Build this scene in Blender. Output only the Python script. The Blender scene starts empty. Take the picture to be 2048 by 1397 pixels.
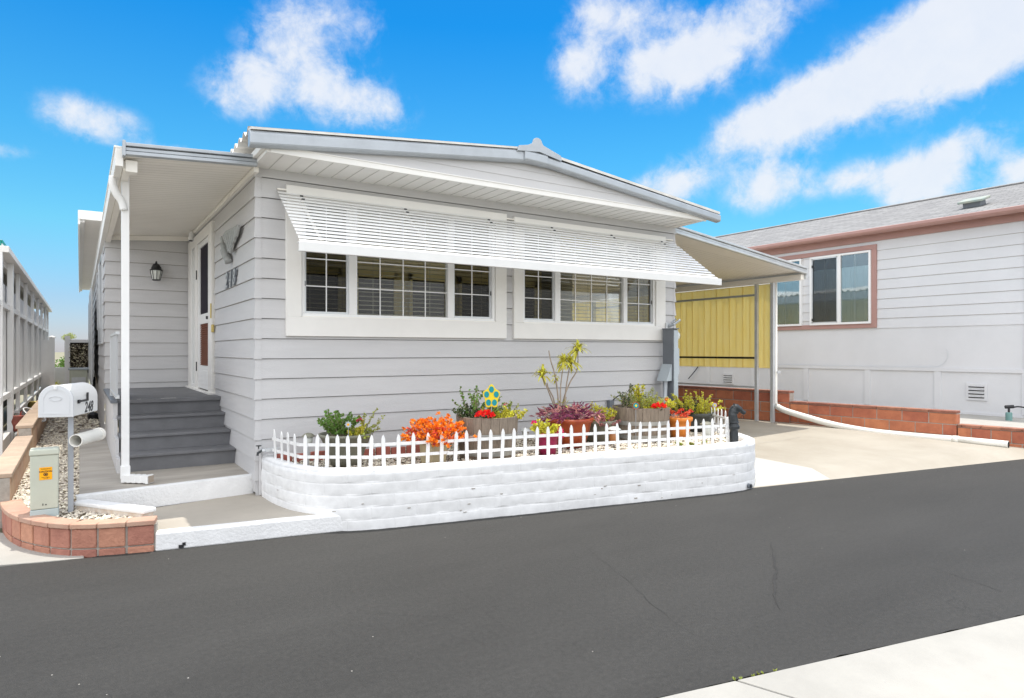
import bpy, math, random
from mathutils import Vector, Matrix
from math import sin, cos, pi, radians as rad
random.seed(7)
S = bpy.context.scene
COL = S.collection
# ------------------------------------------------------------------ camera
cam = bpy.data.cameras.new('camera'); camo = bpy.data.objects.new('camera', cam); COL.objects.link(camo)
camo.location = (-1.445, -6.793, 1.387)
camo.rotation_euler = (rad(90), 0, -math.atan2(.5473, .8369))
cam.sensor_width = 36; cam.lens = 36*1321.4/2048
cam.shift_y = (702-698.5)/2048
cam.clip_start = .05; cam.clip_end = 3000
S.camera = camo
S.render.resolution_x = 1024; S.render.resolution_y = 698
# ------------------------------------------------------------------ exposure
S.view_settings.view_transform = 'Standard'; S.view_settings.look = 'None'
S.view_settings.gamma = 1; S.view_settings.exposure = 0.95
# ------------------------------------------------------------------ sun
SUN_EL = rad(79.8); SUN_AZ = math.atan2(.15, .10)      # clockwise from +Y
sd = Vector((sin(SUN_AZ)*cos(SUN_EL), cos(SUN_AZ)*cos(SUN_EL), sin(SUN_EL)))
sl = bpy.data.lights.new('sun', 'SUN'); sl.energy = 2.05; sl.angle = rad(.5); sl.color = (1, .955, .88)
so = bpy.data.objects.new('sun', sl); COL.objects.link(so)
so.rotation_euler = sd.to_track_quat('Z', 'Y').to_euler(); so.location = (5, 5, 30)
# ------------------------------------------------------------------ world
W = bpy.data.worlds.new('World'); S.world = W; W.use_nodes = True
nt = W.node_tree; nt.nodes.clear()
def wn(t, **k):
    n = nt.nodes.new(t)
    for a, b in k.items(): setattr(n, a, b)
    return n
def lk(a, b): nt.links.new(a, b)
def wmath(op, a, b=None, clamp=False):
    n = wn('ShaderNodeMath', operation=op); n.use_clamp = clamp
    for i, x in enumerate((a, b)):
        if x is None: continue
        if isinstance(x, (int, float)): n.inputs[i].default_value = x
        else: lk(x, n.inputs[i])
    return n.outputs[0]
wo = wn('ShaderNodeOutputWorld'); bg = wn('ShaderNodeBackground'); bg.inputs[1].default_value = .15
lk(bg.outputs[0], wo.inputs[0])
sky = wn('ShaderNodeTexSky', sky_type='NISHITA'); sky.sun_disc = False
sky.sun_elevation = SUN_EL; sky.sun_rotation = SUN_AZ
sky.air_density = 1.35; sky.dust_density = .25; sky.ozone_density = 2.2; sky.altitude = 0
tc = wn('ShaderNodeTexCoord'); D = tc.outputs['Generated']
# domain warp so that cloud edges are ragged
nz = wn('ShaderNodeTexNoise'); nz.inputs['Scale'].default_value = 8.5; nz.inputs['Detail'].default_value = 12; nz.inputs['Roughness'].default_value = .62
lk(D, nz.inputs['Vector'])
F0 = Vector((.5473, .8369, 0)); R0 = Vector((.8369, -.5473, 0))
def cdir(u, v): return (F0 + R0*((u-1024)/1321.4) + Vector((0, 0, (702-v)/1321.4))).normalized()
CL = [(185,245,95,46,-8,1.0),(490,180,90,60,15,.85),(590,70,120,80,30,.75),(700,200,115,60,-8,1.2),(740,60,60,50,-40,.35),
 (1150,140,50,48,0,.8),(1200,70,120,75,60,.5),(1355,125,120,66,10,1.1),(1480,60,160,75,25,.75),(1250,30,120,50,0,.5),
 (1570,225,150,50,18,1.15),(1775,128,235,72,27,1.35),(1990,55,180,90,25,1.4),(1960,150,120,40,22,.5),
 (1540,375,80,46,15,1.0),(1335,372,75,42,10,1.1),(1740,350,90,34,10,.85),(1880,330,100,45,35,.95),(2045,345,50,45,0,.7),(1850,385,90,28,0,.5),
 (10,300,55,20,0,.6),(340,300,60,14,0,.5),(720,370,60,20,0,.5),(2400,250,300,90,0,1.1),(-400,300,200,70,0,1.1),(-900,420,200,60,0,1)]
acc = None
for (u, v, ru, rv, rot, st) in CL:
    c = cdir(u, v); t1 = Vector((0,0,1)).cross(c).normalized()*-1; t2 = Vector((0,0,1)) - c*c.z; t2.normalize()
    a = rad(rot); e1 = t1*cos(a)+t2*sin(a); e2 = -t1*sin(a)+t2*cos(a)
    k = 1/(1+((u-1024)/1321.4)**2+((702-v)/1321.4)**2)**.5
    e1 = e1/(ru/1321.4*k); e2 = e2/(rv/1321.4*k)
    vals = []
    for e in (e1, e2):
        d = wn('ShaderNodeVectorMath', operation='DOT_PRODUCT'); lk(D, d.inputs[0]); d.inputs[1].default_value = e
        q = wmath('SUBTRACT', d.outputs['Value'], c.dot(e)); vals.append(wmath('MULTIPLY', q, q))
    dd = wn('ShaderNodeVectorMath', operation='DOT_PRODUCT'); lk(D, dd.inputs[0]); dd.inputs[1].default_value = c
    r2 = wmath('ADD', vals[0], vals[1])
    g = wmath('EXPONENT', wmath('MULTIPLY', r2, -1.1))
    g = wmath('MULTIPLY', g, wmath('GREATER_THAN', dd.outputs['Value'], .2))
    g = wmath('MULTIPLY', g, st)
    acc = g if acc is None else wmath('ADD', acc, g)
nz2 = wn('ShaderNodeTexNoise'); nz2.inputs['Scale'].default_value = 26; nz2.inputs['Detail'].default_value = 10; nz2.inputs['Roughness'].default_value = .65; nz2.inputs['Distortion'].default_value = .25
lk(D, nz2.inputs['Vector'])
nsum = wmath('ADD', wmath('MULTIPLY', wmath('SUBTRACT', nz.outputs['Fac'], .5), 2.3), wmath('MULTIPLY', wmath('SUBTRACT', nz2.outputs['Fac'], .5), 2.0))
dens = wmath('ADD', acc, wmath('MULTIPLY', nsum, wmath('MINIMUM', wmath('MULTIPLY', acc, 1.5), .75)))
mr = wn('ShaderNodeMapRange', interpolation_type='SMOOTHSTEP'); mr.inputs['From Min'].default_value = .16; mr.inputs['From Max'].default_value = 1.15
mr.inputs['To Max'].default_value = .92
lk(dens, mr.inputs['Value'])
sep = wn('ShaderNodeSeparateXYZ'); lk(D, sep.inputs[0])
# tone of the clear sky by elevation: deeply saturated overhead, pale at the horizon
rp = wn('ShaderNodeValToRGB'); lk(sep.outputs['Z'], rp.inputs[0]); cr = rp.color_ramp
RC = ((0,(.30,.355,.60)),(.07,(.245,.35,.545)),(.165,(.18,.44,.53)),(.27,(.11,.41,.55)),(.44,(.025,.325,.55)),(1,(.05,.25,.48)))
cr.elements[0].color = (*RC[0][1],1); cr.elements[1].color = (*RC[-1][1],1)
for p, c in RC[1:-1]: e_ = cr.elements.new(p); e_.color = (*c,1)
gam = wn('ShaderNodeMix', data_type='RGBA', blend_type='MULTIPLY'); gam.inputs['Factor'].default_value = 1
lk(sky.outputs[0], gam.inputs['A']); lk(rp.outputs[0], gam.inputs['B'])
mixc = wn('ShaderNodeMix', data_type='RGBA'); lk(mr.outputs[0], mixc.inputs['Factor'])
lk(gam.outputs['Result'], mixc.inputs['A']); cc = wn('ShaderNodeMix', data_type='RGBA'); lk(wmath('MULTIPLY', nz2.outputs['Fac'], wmath('MINIMUM', dens, 1.0), True), cc.inputs['Factor']); cc.inputs['A'].default_value = (2.75,2.95,3.3,1); cc.inputs['B'].default_value = (3.25,3.3,3.4,1)
lk(cc.outputs['Result'], mixc.inputs['B'])
# unseen bright cloud fill added behind and overhead to light the shaded front
bd = wn('ShaderNodeVectorMath', operation='DOT_PRODUCT'); lk(D, bd.inputs[0]); bd.inputs[1].default_value = (-.45,-.69,.57)
nb = wn('ShaderNodeTexNoise'); nb.inputs['Scale'].default_value = 2.2; nb.inputs['Detail'].default_value = 7; lk(D, nb.inputs['Vector'])
bs = wn('ShaderNodeMapRange', interpolation_type='SMOOTHSTEP'); bs.inputs['From Min'].default_value = .02; bs.inputs['From Max'].default_value = .40
lk(wmath('ADD', bd.outputs['Value'], wmath('MULTIPLY', wmath('SUBTRACT', nb.outputs['Fac'], .5), .5)), bs.inputs['Value'])
fill_bank = wmath('MULTIPLY', bs.outputs[0], .95)
mix2 = wn('ShaderNodeMix', data_type='RGBA'); lk(fill_bank, mix2.inputs['Factor']); lk(mixc.outputs['Result'], mix2.inputs['A']); mix2.inputs['B'].default_value = (7.0, 7.12, 7.4, 1)
lk(mix2.outputs['Result'], bg.inputs[0])
# ------------------------------------------------------------------ materials
def mat(name, col, rough=.6, var=0.0, vscale=3.0, bump=0.0, bscale=60.0, metallic=0.0, spec=.4, col2=None, island=0.0, coords='Object', stretch=(1,1,1), trans=0.0):
    m = bpy.data.materials.new(name); m.use_nodes = True
    n = m.node_tree.nodes; L = m.node_tree.links; b = n['Principled BSDF']
    b.inputs['Roughness'].default_value = rough; b.inputs['Metallic'].default_value = metallic
    b.inputs['Specular IOR Level'].default_value = spec
    b.inputs['Base Color'].default_value = (*col, 1)
    t = n.new('ShaderNodeTexCoord'); mp = n.new('ShaderNodeMapping'); L.new(t.outputs[coords], mp.inputs[0]); mp.inputs['Scale'].default_value = stretch
    out = None
    if var or col2:
        z = n.new('ShaderNodeTexNoise'); z.inputs['Scale'].default_value = vscale; z.inputs['Detail'].default_value = 6; z.inputs['Roughness'].default_value = .65
        L.new(mp.outputs[0], z.inputs['Vector'])
        r = n.new('ShaderNodeValToRGB'); L.new(z.outputs['Fac'], r.inputs[0])
        r.color_ramp.elements[0].position = .33; r.color_ramp.elements[1].position = .67
        c2 = col2 or tuple(max(0, min(1, c*(1+var))) for c in col)
        c1 = col if col2 else tuple(c*(1-var) for c in col)
        r.color_ramp.elements[0].color = (*c1, 1); r.color_ramp.elements[1].color = (*c2, 1)
        out = r.outputs[0]
    if island:
        g = n.new('ShaderNodeNewGeometry'); h = n.new('ShaderNodeHueSaturation')
        mrr = n.new('ShaderNodeMapRange'); mrr.inputs['To Min'].default_value = 1-island; mrr.inputs['To Max'].default_value = 1+island
        L.new(g.outputs['Random Per Island'], mrr.inputs['Value']); L.new(mrr.outputs[0], h.inputs['Value'])
        mh = n.new('ShaderNodeMapRange'); mh.inputs['To Min'].default_value = .5-island*.05; mh.inputs['To Max'].default_value = .5+island*.05
        L.new(g.outputs['Random Per Island'], mh.inputs['Value']); L.new(mh.outputs[0], h.inputs['Hue'])
        if out: L.new(out, h.inputs['Color'])
        else: h.inputs['Color'].default_value = (*col, 1)
        out = h.outputs[0]
    if out: L.new(out, b.inputs['Base Color'])
    if bump:
        z2 = n.new('ShaderNodeTexNoise'); z2.inputs['Scale'].default_value = bscale; z2.inputs['Detail'].default_value = 5
        L.new(mp.outputs[0], z2.inputs['Vector'])
        bp = n.new('ShaderNodeBump'); bp.inputs['Strength'].default_value = bump; bp.inputs['Distance'].default_value = .01
        L.new(z2.outputs['Fac'], bp.inputs['Height']); L.new(bp.outputs[0], b.inputs['Normal'])
    if trans:
        b.inputs['Transmission Weight'].default_value = 0
        tb = n.new('ShaderNodeBsdfTranslucent'); mx = n.new('ShaderNodeMixShader'); mx.inputs[0].default_value = trans
        if out: L.new(out, tb.inputs[0])
        else: tb.inputs[0].default_value = (*col, 1)
        L.new(b.outputs[0], mx.inputs[1]); L.new(tb.outputs[0], mx.inputs[2]); L.new(mx.outputs[0], n['Material Output'].inputs[0])
    return m
def leafm(name, col, isl=.35, rough=.45): return mat(name, col, rough, island=isl, trans=.25)
M = {}
M['seam'] = mat('brown_joint', (.28,.25,.22), .9, var=.3, vscale=4); M['nseam'] = mat('tan_joint', (.36,.32,.27), .9)  # tones of the thin strip along the top of each siding course
M['siding'] = mat('siding_paint', (.555,.55,.55), .55, var=.035, vscale=1.3, bump=.25, bscale=40, stretch=(1,1,9))
M['white'] = mat('white_trim_paint', (.80,.785,.75), .5, var=.03, vscale=2.5, bump=.08, bscale=90)
M['vinyl'] = mat('white_vinyl', (.80,.80,.79), .35, var=.02)
M['cream'] = mat('cream_aluminium', (.86,.83,.77), .5, var=.03, vscale=2)
M['awnwhite'] = mat('white_awning_aluminium', (.74,.74,.725), .4, var=.04, vscale=3)
M['greymetal'] = mat('grey_painted_metal', (.40,.43,.46), .35, var=.08, vscale=4, metallic=.25)
M['ltmetal'] = mat('light_grey_metal', (.58,.60,.61), .35, var=.08, vscale=5, metallic=.3)
M['roofwhite'] = mat('weathered_white_roof', (.68,.66,.62), .6, var=.12, vscale=6)
M['step'] = mat('grey_step_paint', (.155,.157,.165), .6, var=.12, vscale=5, bump=.2, bscale=120)
M['concrete'] = mat('concrete', (.37,.335,.285), .85, col2=(.45,.41,.35), vscale=.9, bump=.25, bscale=150)
M['concwhite'] = mat('pale_concrete', (.375,.36,.325), .8, var=.10, vscale=1.5, bump=.25, bscale=120)
M['whitepaintmas'] = mat('white_painted_masonry', (.76,.76,.755), .7, var=.05, vscale=6, bump=.6, bscale=45)
M['dark'] = mat('dark_void', (.02,.02,.022), .8)
M['black'] = mat('black_metal', (.018,.018,.02), .4)
M['charcoal'] = mat('charcoal_iron', (.03,.035,.038), .38, var=.2, bump=.3, bscale=60)
M['pink'] = mat('dusty_pink_paint', (.40,.235,.205), .55, var=.05)
M['nwall'] = mat('neighbour_white_paint', (.65,.655,.665), .6, var=.045, vscale=.8, bump=.15, bscale=60)
M['teal'] = mat('teal_paint', (.0,.24,.19), .5)
M['bedblock'] = mat('muted_red_block', (.46,.215,.15), .85, col2=(.34,.15,.105), vscale=9, bump=.8, bscale=50, island=.2)
M['redblock'] = mat('red_split_block', (.50,.18,.095), .85, col2=(.37,.125,.07), vscale=6, bump=.5, bscale=70, island=.14)
M['redcap'] = mat('brown_red_block_cap', (.28,.12,.08), .85, var=.25, vscale=8, bump=.4, bscale=70, island=.15)
M['coping'] = mat('sandy_red_coping', (.44,.25,.18), .85, col2=(.50,.34,.25), vscale=4, bump=.4, bscale=70, island=.1)
M['tanblock'] = mat('tan_block', (.46,.34,.24), .85, col2=(.42,.25,.16), vscale=4, bump=.5, bscale=60, island=.12)
M['mortar'] = mat('mortar', (.36,.33,.29), .9, var=.15, vscale=20, bump=.4)
M['pebble'] = mat('pale_pebbles', (.66,.60,.50), .75, island=.38, var=.1, vscale=30)
M['soil'] = mat('dirt', (.20,.16,.11), .95, col2=(.34,.28,.2), vscale=25, bump=.6, bscale=60)
M['leafpot'] = M['soil']
M['dummy'] = M['soil']
M['skin_grey'] = mat('grey_plaster', (.36,.37,.36), .6, var=.12, vscale=15, bump=.5, bscale=60)
M['yellow'] = mat('ochre_panel', (.93,.82,.42), .6, col2=(.95,.87,.54), vscale=5, stretch=(3,3,.4), bump=.2, trans=.72)
M['barrel'] = mat('weathered_barrel_wood', (.30,.245,.19), .85, col2=(.19,.15,.115), vscale=9, stretch=(6,6,.7), bump=.5, bscale=50)
M['band'] = mat('galvanised_band', (.42,.42,.40), .45, metallic=.4, var=.15, vscale=12)
M['potgrey'] = mat('grey_olive_pot', (.20,.195,.15), .55, var=.12, vscale=8)
M['potdark'] = mat('dark_grey_pot', (.085,.09,.082), .5, var=.15, vscale=8)
M['potsand'] = mat('sand_coloured_pot', (.53,.46,.29), .6, var=.08, vscale=8)
M['potmag'] = mat('magenta_glazed_pot', (.36,.02,.09), .35, var=.12, vscale=6)
M['potrust'] = mat('rust_red_glazed_pot', (.26,.035,.015), .3, col2=(.40,.085,.02), vscale=7)
M['potorange'] = mat('orange_terracotta_pot', (.75,.24,.04), .5, var=.08, vscale=6)
M['terra'] = mat('old_red_edging', (.38,.12,.09), .8, var=.2, vscale=8)
M['stem'] = mat('pale_brown_stem', (.33,.27,.21), .8, var=.2, vscale=20)
M['stemred'] = mat('pinkish_stem', (.48,.30,.26), .7, var=.2, vscale=20)
M['lgreen'] = leafm('green_leaf', (.15,.26,.05)); M['lyel'] = leafm('yellow_green_leaf', (.62,.58,.06)); M['lorange'] = leafm('orange_leaf', (.92,.27,.02), .25)
M['lcoral'] = leafm('coral_leaf', (.72,.10,.05), .3); M['lpurple'] = leafm('purple_leaf', (.20,.04,.10), .5); M['lpink'] = leafm('pink_striped_leaf', (.50,.20,.20), .35)
M['lyucca'] = leafm('yellow_striped_leaf', (.66,.62,.08), .35); M['lolive'] = leafm('olive_leaf', (.36,.40,.08)); M['ldark'] = leafm('dark_leaf', (.05,.085,.025))
M['fred'] = leafm('red_petal', (.80,.012,.01), .18); M['fmag'] = leafm('magenta_petal', (.80,.02,.20), .2)
M['caramel'] = mat('amber_plastic', (.40,.17,.06), .3); M['solar'] = mat('pale_solar_cap', (.62,.64,.62), .3, metallic=.2)
M['signyel'] = mat('yellow_enamel', (.82,.62,.02), .4); M['signteal'] = mat('teal_enamel', (.0,.27,.30), .35); M['signred'] = mat('red_enamel', (.65,.05,.03), .4)
M['orange'] = mat('orange_sticker', (.95,.42,.0), .5)
M['pedestal'] = mat('pale_green_grey_plastic', (.50,.52,.43), .5, var=.05, vscale=4)
M['pedbase'] = mat('blue_grey_plastic', (.42,.48,.47), .5)
M['mbdoor'] = mat('shaded_white_plastic', (.62,.635,.65), .45)  # white plastic greyed to paint in the shade on the mailbox front
M['postgrey'] = mat('blue_grey_post', (.36,.38,.41), .5, var=.06)
M['pipe'] = mat('white_pipe', (.78,.77,.72), .4, var=.04, vscale=4)
M['elgrey'] = mat('slate_grey_enamel', (.15,.165,.185), .4, var=.05); M['ellight'] = mat('light_blue_grey_enamel', (.42,.47,.50), .4, var=.05)
M['brass'] = mat('aged_brass', (.58,.45,.16), .4, metallic=.5)
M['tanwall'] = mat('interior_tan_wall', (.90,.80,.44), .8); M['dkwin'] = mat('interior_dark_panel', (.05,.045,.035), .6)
M['blind'] = mat('white_blind', (.42,.40,.32), .5)
M['frostglass'] = mat('frosted_glass', (.62,.64,.60), .25)
M['louver'] = mat('brown_louver', (.15,.04,.012), .6, var=.1)
M['screen'] = mat('dark_screen', (.022,.018,.026), .8, spec=.15)
M['curtain'] = mat('pale_curtain', (.72,.75,.73), .8)
M['mesh'] = mat('white_mesh_panel', (.80,.80,.79), .6, bump=.3, bscale=200, stretch=(1,1,.2))
M['plywood'] = mat('weathered_underside', (.36,.3,.24), .8)
def glass(name, tint=(1,1,1), refl=1.0, rough=.02, base=.02):
    m = bpy.data.materials.new(name); m.use_nodes = True; n = m.node_tree.nodes; L = m.node_tree.links
    n.remove(n['Principled BSDF'])
    tr = n.new('ShaderNodeBsdfTransparent'); tr.inputs[0].default_value = (*tint, 1)
    gl = n.new('ShaderNodeBsdfGlossy'); gl.inputs['Roughness'].default_value = rough
    zz = n.new('ShaderNodeTexNoise'); zz.inputs['Scale'].default_value = 1.6; bp = n.new('ShaderNodeBump'); bp.inputs['Strength'].default_value = .12; bp.inputs['Distance'].default_value = .02
    L.new(zz.outputs['Fac'], bp.inputs['Height']); L.new(bp.outputs[0], gl.inputs['Normal'])
    fr = n.new('ShaderNodeFresnel'); fr.inputs['IOR'].default_value = 1.5
    mu = n.new('ShaderNodeMath'); mu.operation = 'MULTIPLY_ADD'; mu.inputs[1].default_value = 1.5*refl; mu.inputs[2].default_value = base; mu.use_clamp = True
    L.new(fr.outputs[0], mu.inputs[0])
    mx = n.new('ShaderNodeMixShader'); L.new(mu.outputs[0], mx.inputs[0]); L.new(tr.outputs[0], mx.inputs[1]); L.new(gl.outputs[0], mx.inputs[2])
    L.new(mx.outputs[0], n['Material Output'].inputs[0]); return m
M['glass'] = glass('window_glass', (.97,.98,.96), .34, base=0); M['sglass'] = glass('screened_glass', (.60,.60,.57), .2, .05, base=0)
M['nglass'] = glass('tinted_glass', (.85,.93,.95), 2.4)
# asphalt, shingles, slump block: built by hand
def asphalt():
    m = mat('asphalt', (.058,.057,.054), .85); n = m.node_tree.nodes; L = m.node_tree.links; b = n['Principled BSDF']
    t = n.new('ShaderNodeTexCoord')
    z = n.new('ShaderNodeTexNoise'); z.inputs['Scale'].default_value = 1; z.inputs['Detail'].default_value = 9; z.inputs['Roughness'].default_value = .66; mpp = n.new('ShaderNodeMapping'); mpp.inputs['Scale'].default_value = (.35,1.1,1); mpp.inputs['Rotation'].default_value = (0,0,.18); L.new(t.outputs['Object'], mpp.inputs[0]); L.new(mpp.outputs[0], z.inputs['Vector'])
    r = n.new('ShaderNodeValToRGB'); r.color_ramp.elements[0].position = .3; r.color_ramp.elements[1].position = .72
    r.color_ramp.elements[0].color = (.0315,.0303,.0275,1); r.color_ramp.elements[1].color = (.0455,.0438,.0400,1); L.new(z.outputs['Fac'], r.inputs[0])
    z2 = n.new('ShaderNodeTexNoise'); z2.inputs['Scale'].default_value = 170; z2.inputs['Detail'].default_value = 3; L.new(t.outputs['Object'], z2.inputs['Vector'])
    r2 = n.new('ShaderNodeValToRGB'); r2.color_ramp.elements[0].position = .3; r2.color_ramp.elements[1].position = .72
    r2.color_ramp.elements[0].color = (.72,.72,.72,1); r2.color_ramp.elements[1].color = (1.3,1.3,1.3,1); L.new(z2.outputs['Fac'], r2.inputs[0])
    mu = n.new('ShaderNodeMix'); mu.data_type = 'RGBA'; mu.blend_type = 'MULTIPLY'; mu.inputs['Factor'].default_value = 1; L.new(r.outputs[0], mu.inputs['A']); L.new(r2.outputs[0], mu.inputs['B'])
    # hairline cracks
    v = n.new('ShaderNodeTexVoronoi'); v.feature = 'DISTANCE_TO_EDGE'; v.inputs['Scale'].default_value = .33
    zz = n.new('ShaderNodeTexNoise'); zz.inputs['Scale'].default_value = 2.2; zz.inputs['Detail'].default_value = 5; L.new(t.outputs['Object'], zz.inputs['Vector'])
    ad = n.new('ShaderNodeVectorMath'); ad.operation = 'MULTIPLY_ADD'; ad.inputs[1].default_value = (.8,.8,.8); L.new(zz.outputs['Color'], ad.inputs[0]); L.new(t.outputs['Object'], ad.inputs[2]); L.new(ad.outputs[0], v.inputs['Vector'])
    cr = n.new('ShaderNodeMapRange'); cr.inputs['From Min'].default_value = 0; cr.inputs['From Max'].default_value = .0045; cr.inputs['To Min'].default_value = .80; L.new(v.outputs['Distance'], cr.inputs['Value'])
    msk = n.new('ShaderNodeTexNoise'); msk.inputs['Scale'].default_value = .9; L.new(t.outputs['Object'], msk.inputs['Vector'])
    mk = n.new('ShaderNodeMapRange'); mk.inputs['From Min'].default_value = .56; mk.inputs['From Max'].default_value = .66; L.new(msk.outputs['Fac'], mk.inputs['Value'])
    mm = n.new('ShaderNodeMix'); mm.data_type = 'FLOAT'; L.new(mk.outputs[0], mm.inputs[0]); mm.inputs[2].default_value = 1; L.new(cr.outputs[0], mm.inputs[3])
    m3 = n.new('ShaderNodeMix'); m3.data_type = 'RGBA'; m3.blend_type = 'MULTIPLY'; m3.inputs['Factor'].default_value = 1; L.new(mu.outputs['Result'], m3.inputs['A']); L.new(mm.outputs[0], m3.inputs['B'])
    # pale grit
    vg = n.new('ShaderNodeTexVoronoi'); vg.inputs['Scale'].default_value = 9; L.new(t.outputs['Object'], vg.inputs['Vector'])
    lt = n.new('ShaderNodeMath'); lt.operation = 'LESS_THAN'; lt.inputs[1].default_value = .035; L.new(vg.outputs['Distance'], lt.inputs[0])
    sx = n.new('ShaderNodeSeparateColor'); L.new(vg.outputs['Color'], sx.inputs[0])
    g2 = n.new('ShaderNodeMath'); g2.operation = 'GREATER_THAN'; g2.inputs[1].default_value = .86; L.new(sx.outputs[0], g2.inputs[0])
    g3 = n.new('ShaderNodeMath'); g3.operation = 'MULTIPLY'; L.new(lt.outputs[0], g3.inputs[0]); L.new(g2.outputs[0], g3.inputs[1])
    m4 = n.new('ShaderNodeMix'); m4.data_type = 'RGBA'; L.new(g3.outputs[0], m4.inputs['Factor']); L.new(m3.outputs['Result'], m4.inputs['A']); m4.inputs['B'].default_value = (.42,.40,.36,1)
    z5 = n.new('ShaderNodeTexNoise'); z5.inputs['Scale'].default_value = 34; z5.inputs['Detail'].default_value = 4; z5.inputs['Roughness'].default_value = .7; L.new(t.outputs['Object'], z5.inputs['Vector'])
    r5 = n.new('ShaderNodeMapRange'); r5.inputs['From Min'].default_value = .3; r5.inputs['From Max'].default_value = .7; r5.inputs['To Min'].default_value = .80; r5.inputs['To Max'].default_value = 1.2; L.new(z5.outputs['Fac'], r5.inputs['Value'])
    m5 = n.new('ShaderNodeMix'); m5.data_type = 'RGBA'; m5.blend_type = 'MULTIPLY'; m5.inputs['Factor'].default_value = 1; L.new(m4.outputs['Result'], m5.inputs['A']); L.new(r5.outputs[0], m5.inputs['B']); L.new(m5.outputs['Result'], b.inputs['Base Color'])
    bp = n.new('ShaderNodeBump'); bp.inputs['Strength'].default_value = .5; bp.inputs['Distance'].default_value = .006; L.new(z2.outputs['Fac'], bp.inputs['Height']); L.new(bp.outputs[0], b.inputs['Normal'])
    return m
M['asphalt'] = asphalt()
def brickmat(name, c1, c2, cm, bw, rh, ms, off=.5, bump=.5, rough=.8, smooth=.3, extra=45):
    m = mat(name, c1, rough); n = m.node_tree.nodes; L = m.node_tree.links; b = n['Principled BSDF']
    t = n.new('ShaderNodeTexCoord'); z = n.new('ShaderNodeTexNoise'); z.inputs['Scale'].default_value = 6; L.new(t.outputs['UV'], z.inputs['Vector'])
    ad = n.new('ShaderNodeVectorMath'); ad.operation = 'MULTIPLY_ADD'; ad.inputs[1].default_value = (.02,.02,0); L.new(z.outputs['Color'], ad.inputs[0]); L.new(t.outputs['UV'], ad.inputs[2])
    k = n.new('ShaderNodeTexBrick'); k.offset = off; L.new(ad.outputs[0], k.inputs['Vector'])
    k.inputs['Color1'].default_value = (*c1,1); k.inputs['Color2'].default_value = (*c2,1); k.inputs['Mortar'].default_value = (*cm,1)
    k.inputs['Scale'].default_value = 1; k.inputs['Brick Width'].default_value = bw; k.inputs['Row Height'].default_value = rh; k.inputs['Mortar Size'].default_value = ms; k.inputs['Mortar Smooth'].default_value = smooth
    z2 = n.new('ShaderNodeTexNoise'); z2.inputs['Scale'].default_value = extra; z2.inputs['Detail'].default_value = 6; L.new(t.outputs['UV'], z2.inputs['Vector'])
    r2 = n.new('ShaderNodeMapRange'); r2.inputs['To Min'].default_value = .82; r2.inputs['To Max'].default_value = 1.15; L.new(z2.outputs['Fac'], r2.inputs['Value'])
    mu = n.new('ShaderNodeMix'); mu.data_type = 'RGBA'; mu.blend_type = 'MULTIPLY'; mu.inputs['Factor'].default_value = 1; L.new(k.outputs['Color'], mu.inputs['A']); L.new(r2.outputs[0], mu.inputs['B'])
    L.new(mu.outputs['Result'], b.inputs['Base Color'])
    sb = n.new('ShaderNodeMath'); sb.operation = 'MULTIPLY_ADD'; sb.inputs[1].default_value = -1.0; L.new(k.outputs['Fac'], sb.inputs[0]); L.new(z2.outputs['Fac'], sb.inputs[2])
    bp = n.new('ShaderNodeBump'); bp.inputs['Strength'].default_value = bump; bp.inputs['Distance'].default_value = .008; L.new(sb.outputs[0], bp.inputs['Height']); L.new(bp.outputs[0], b.inputs['Normal'])
    return m
M['shingle'] = brickmat('grey_shingles', (.29,.285,.275), (.21,.205,.20), (.11,.105,.10), .32, .145, .008, .37, .6, .9, .1, 30)
M['slump'] = brickmat('white_slump_block', (.77,.77,.765), (.765,.765,.76), (.755,.755,.75), .40, .1065, .012, .5, .27, .75, 1.0, 14)
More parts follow.
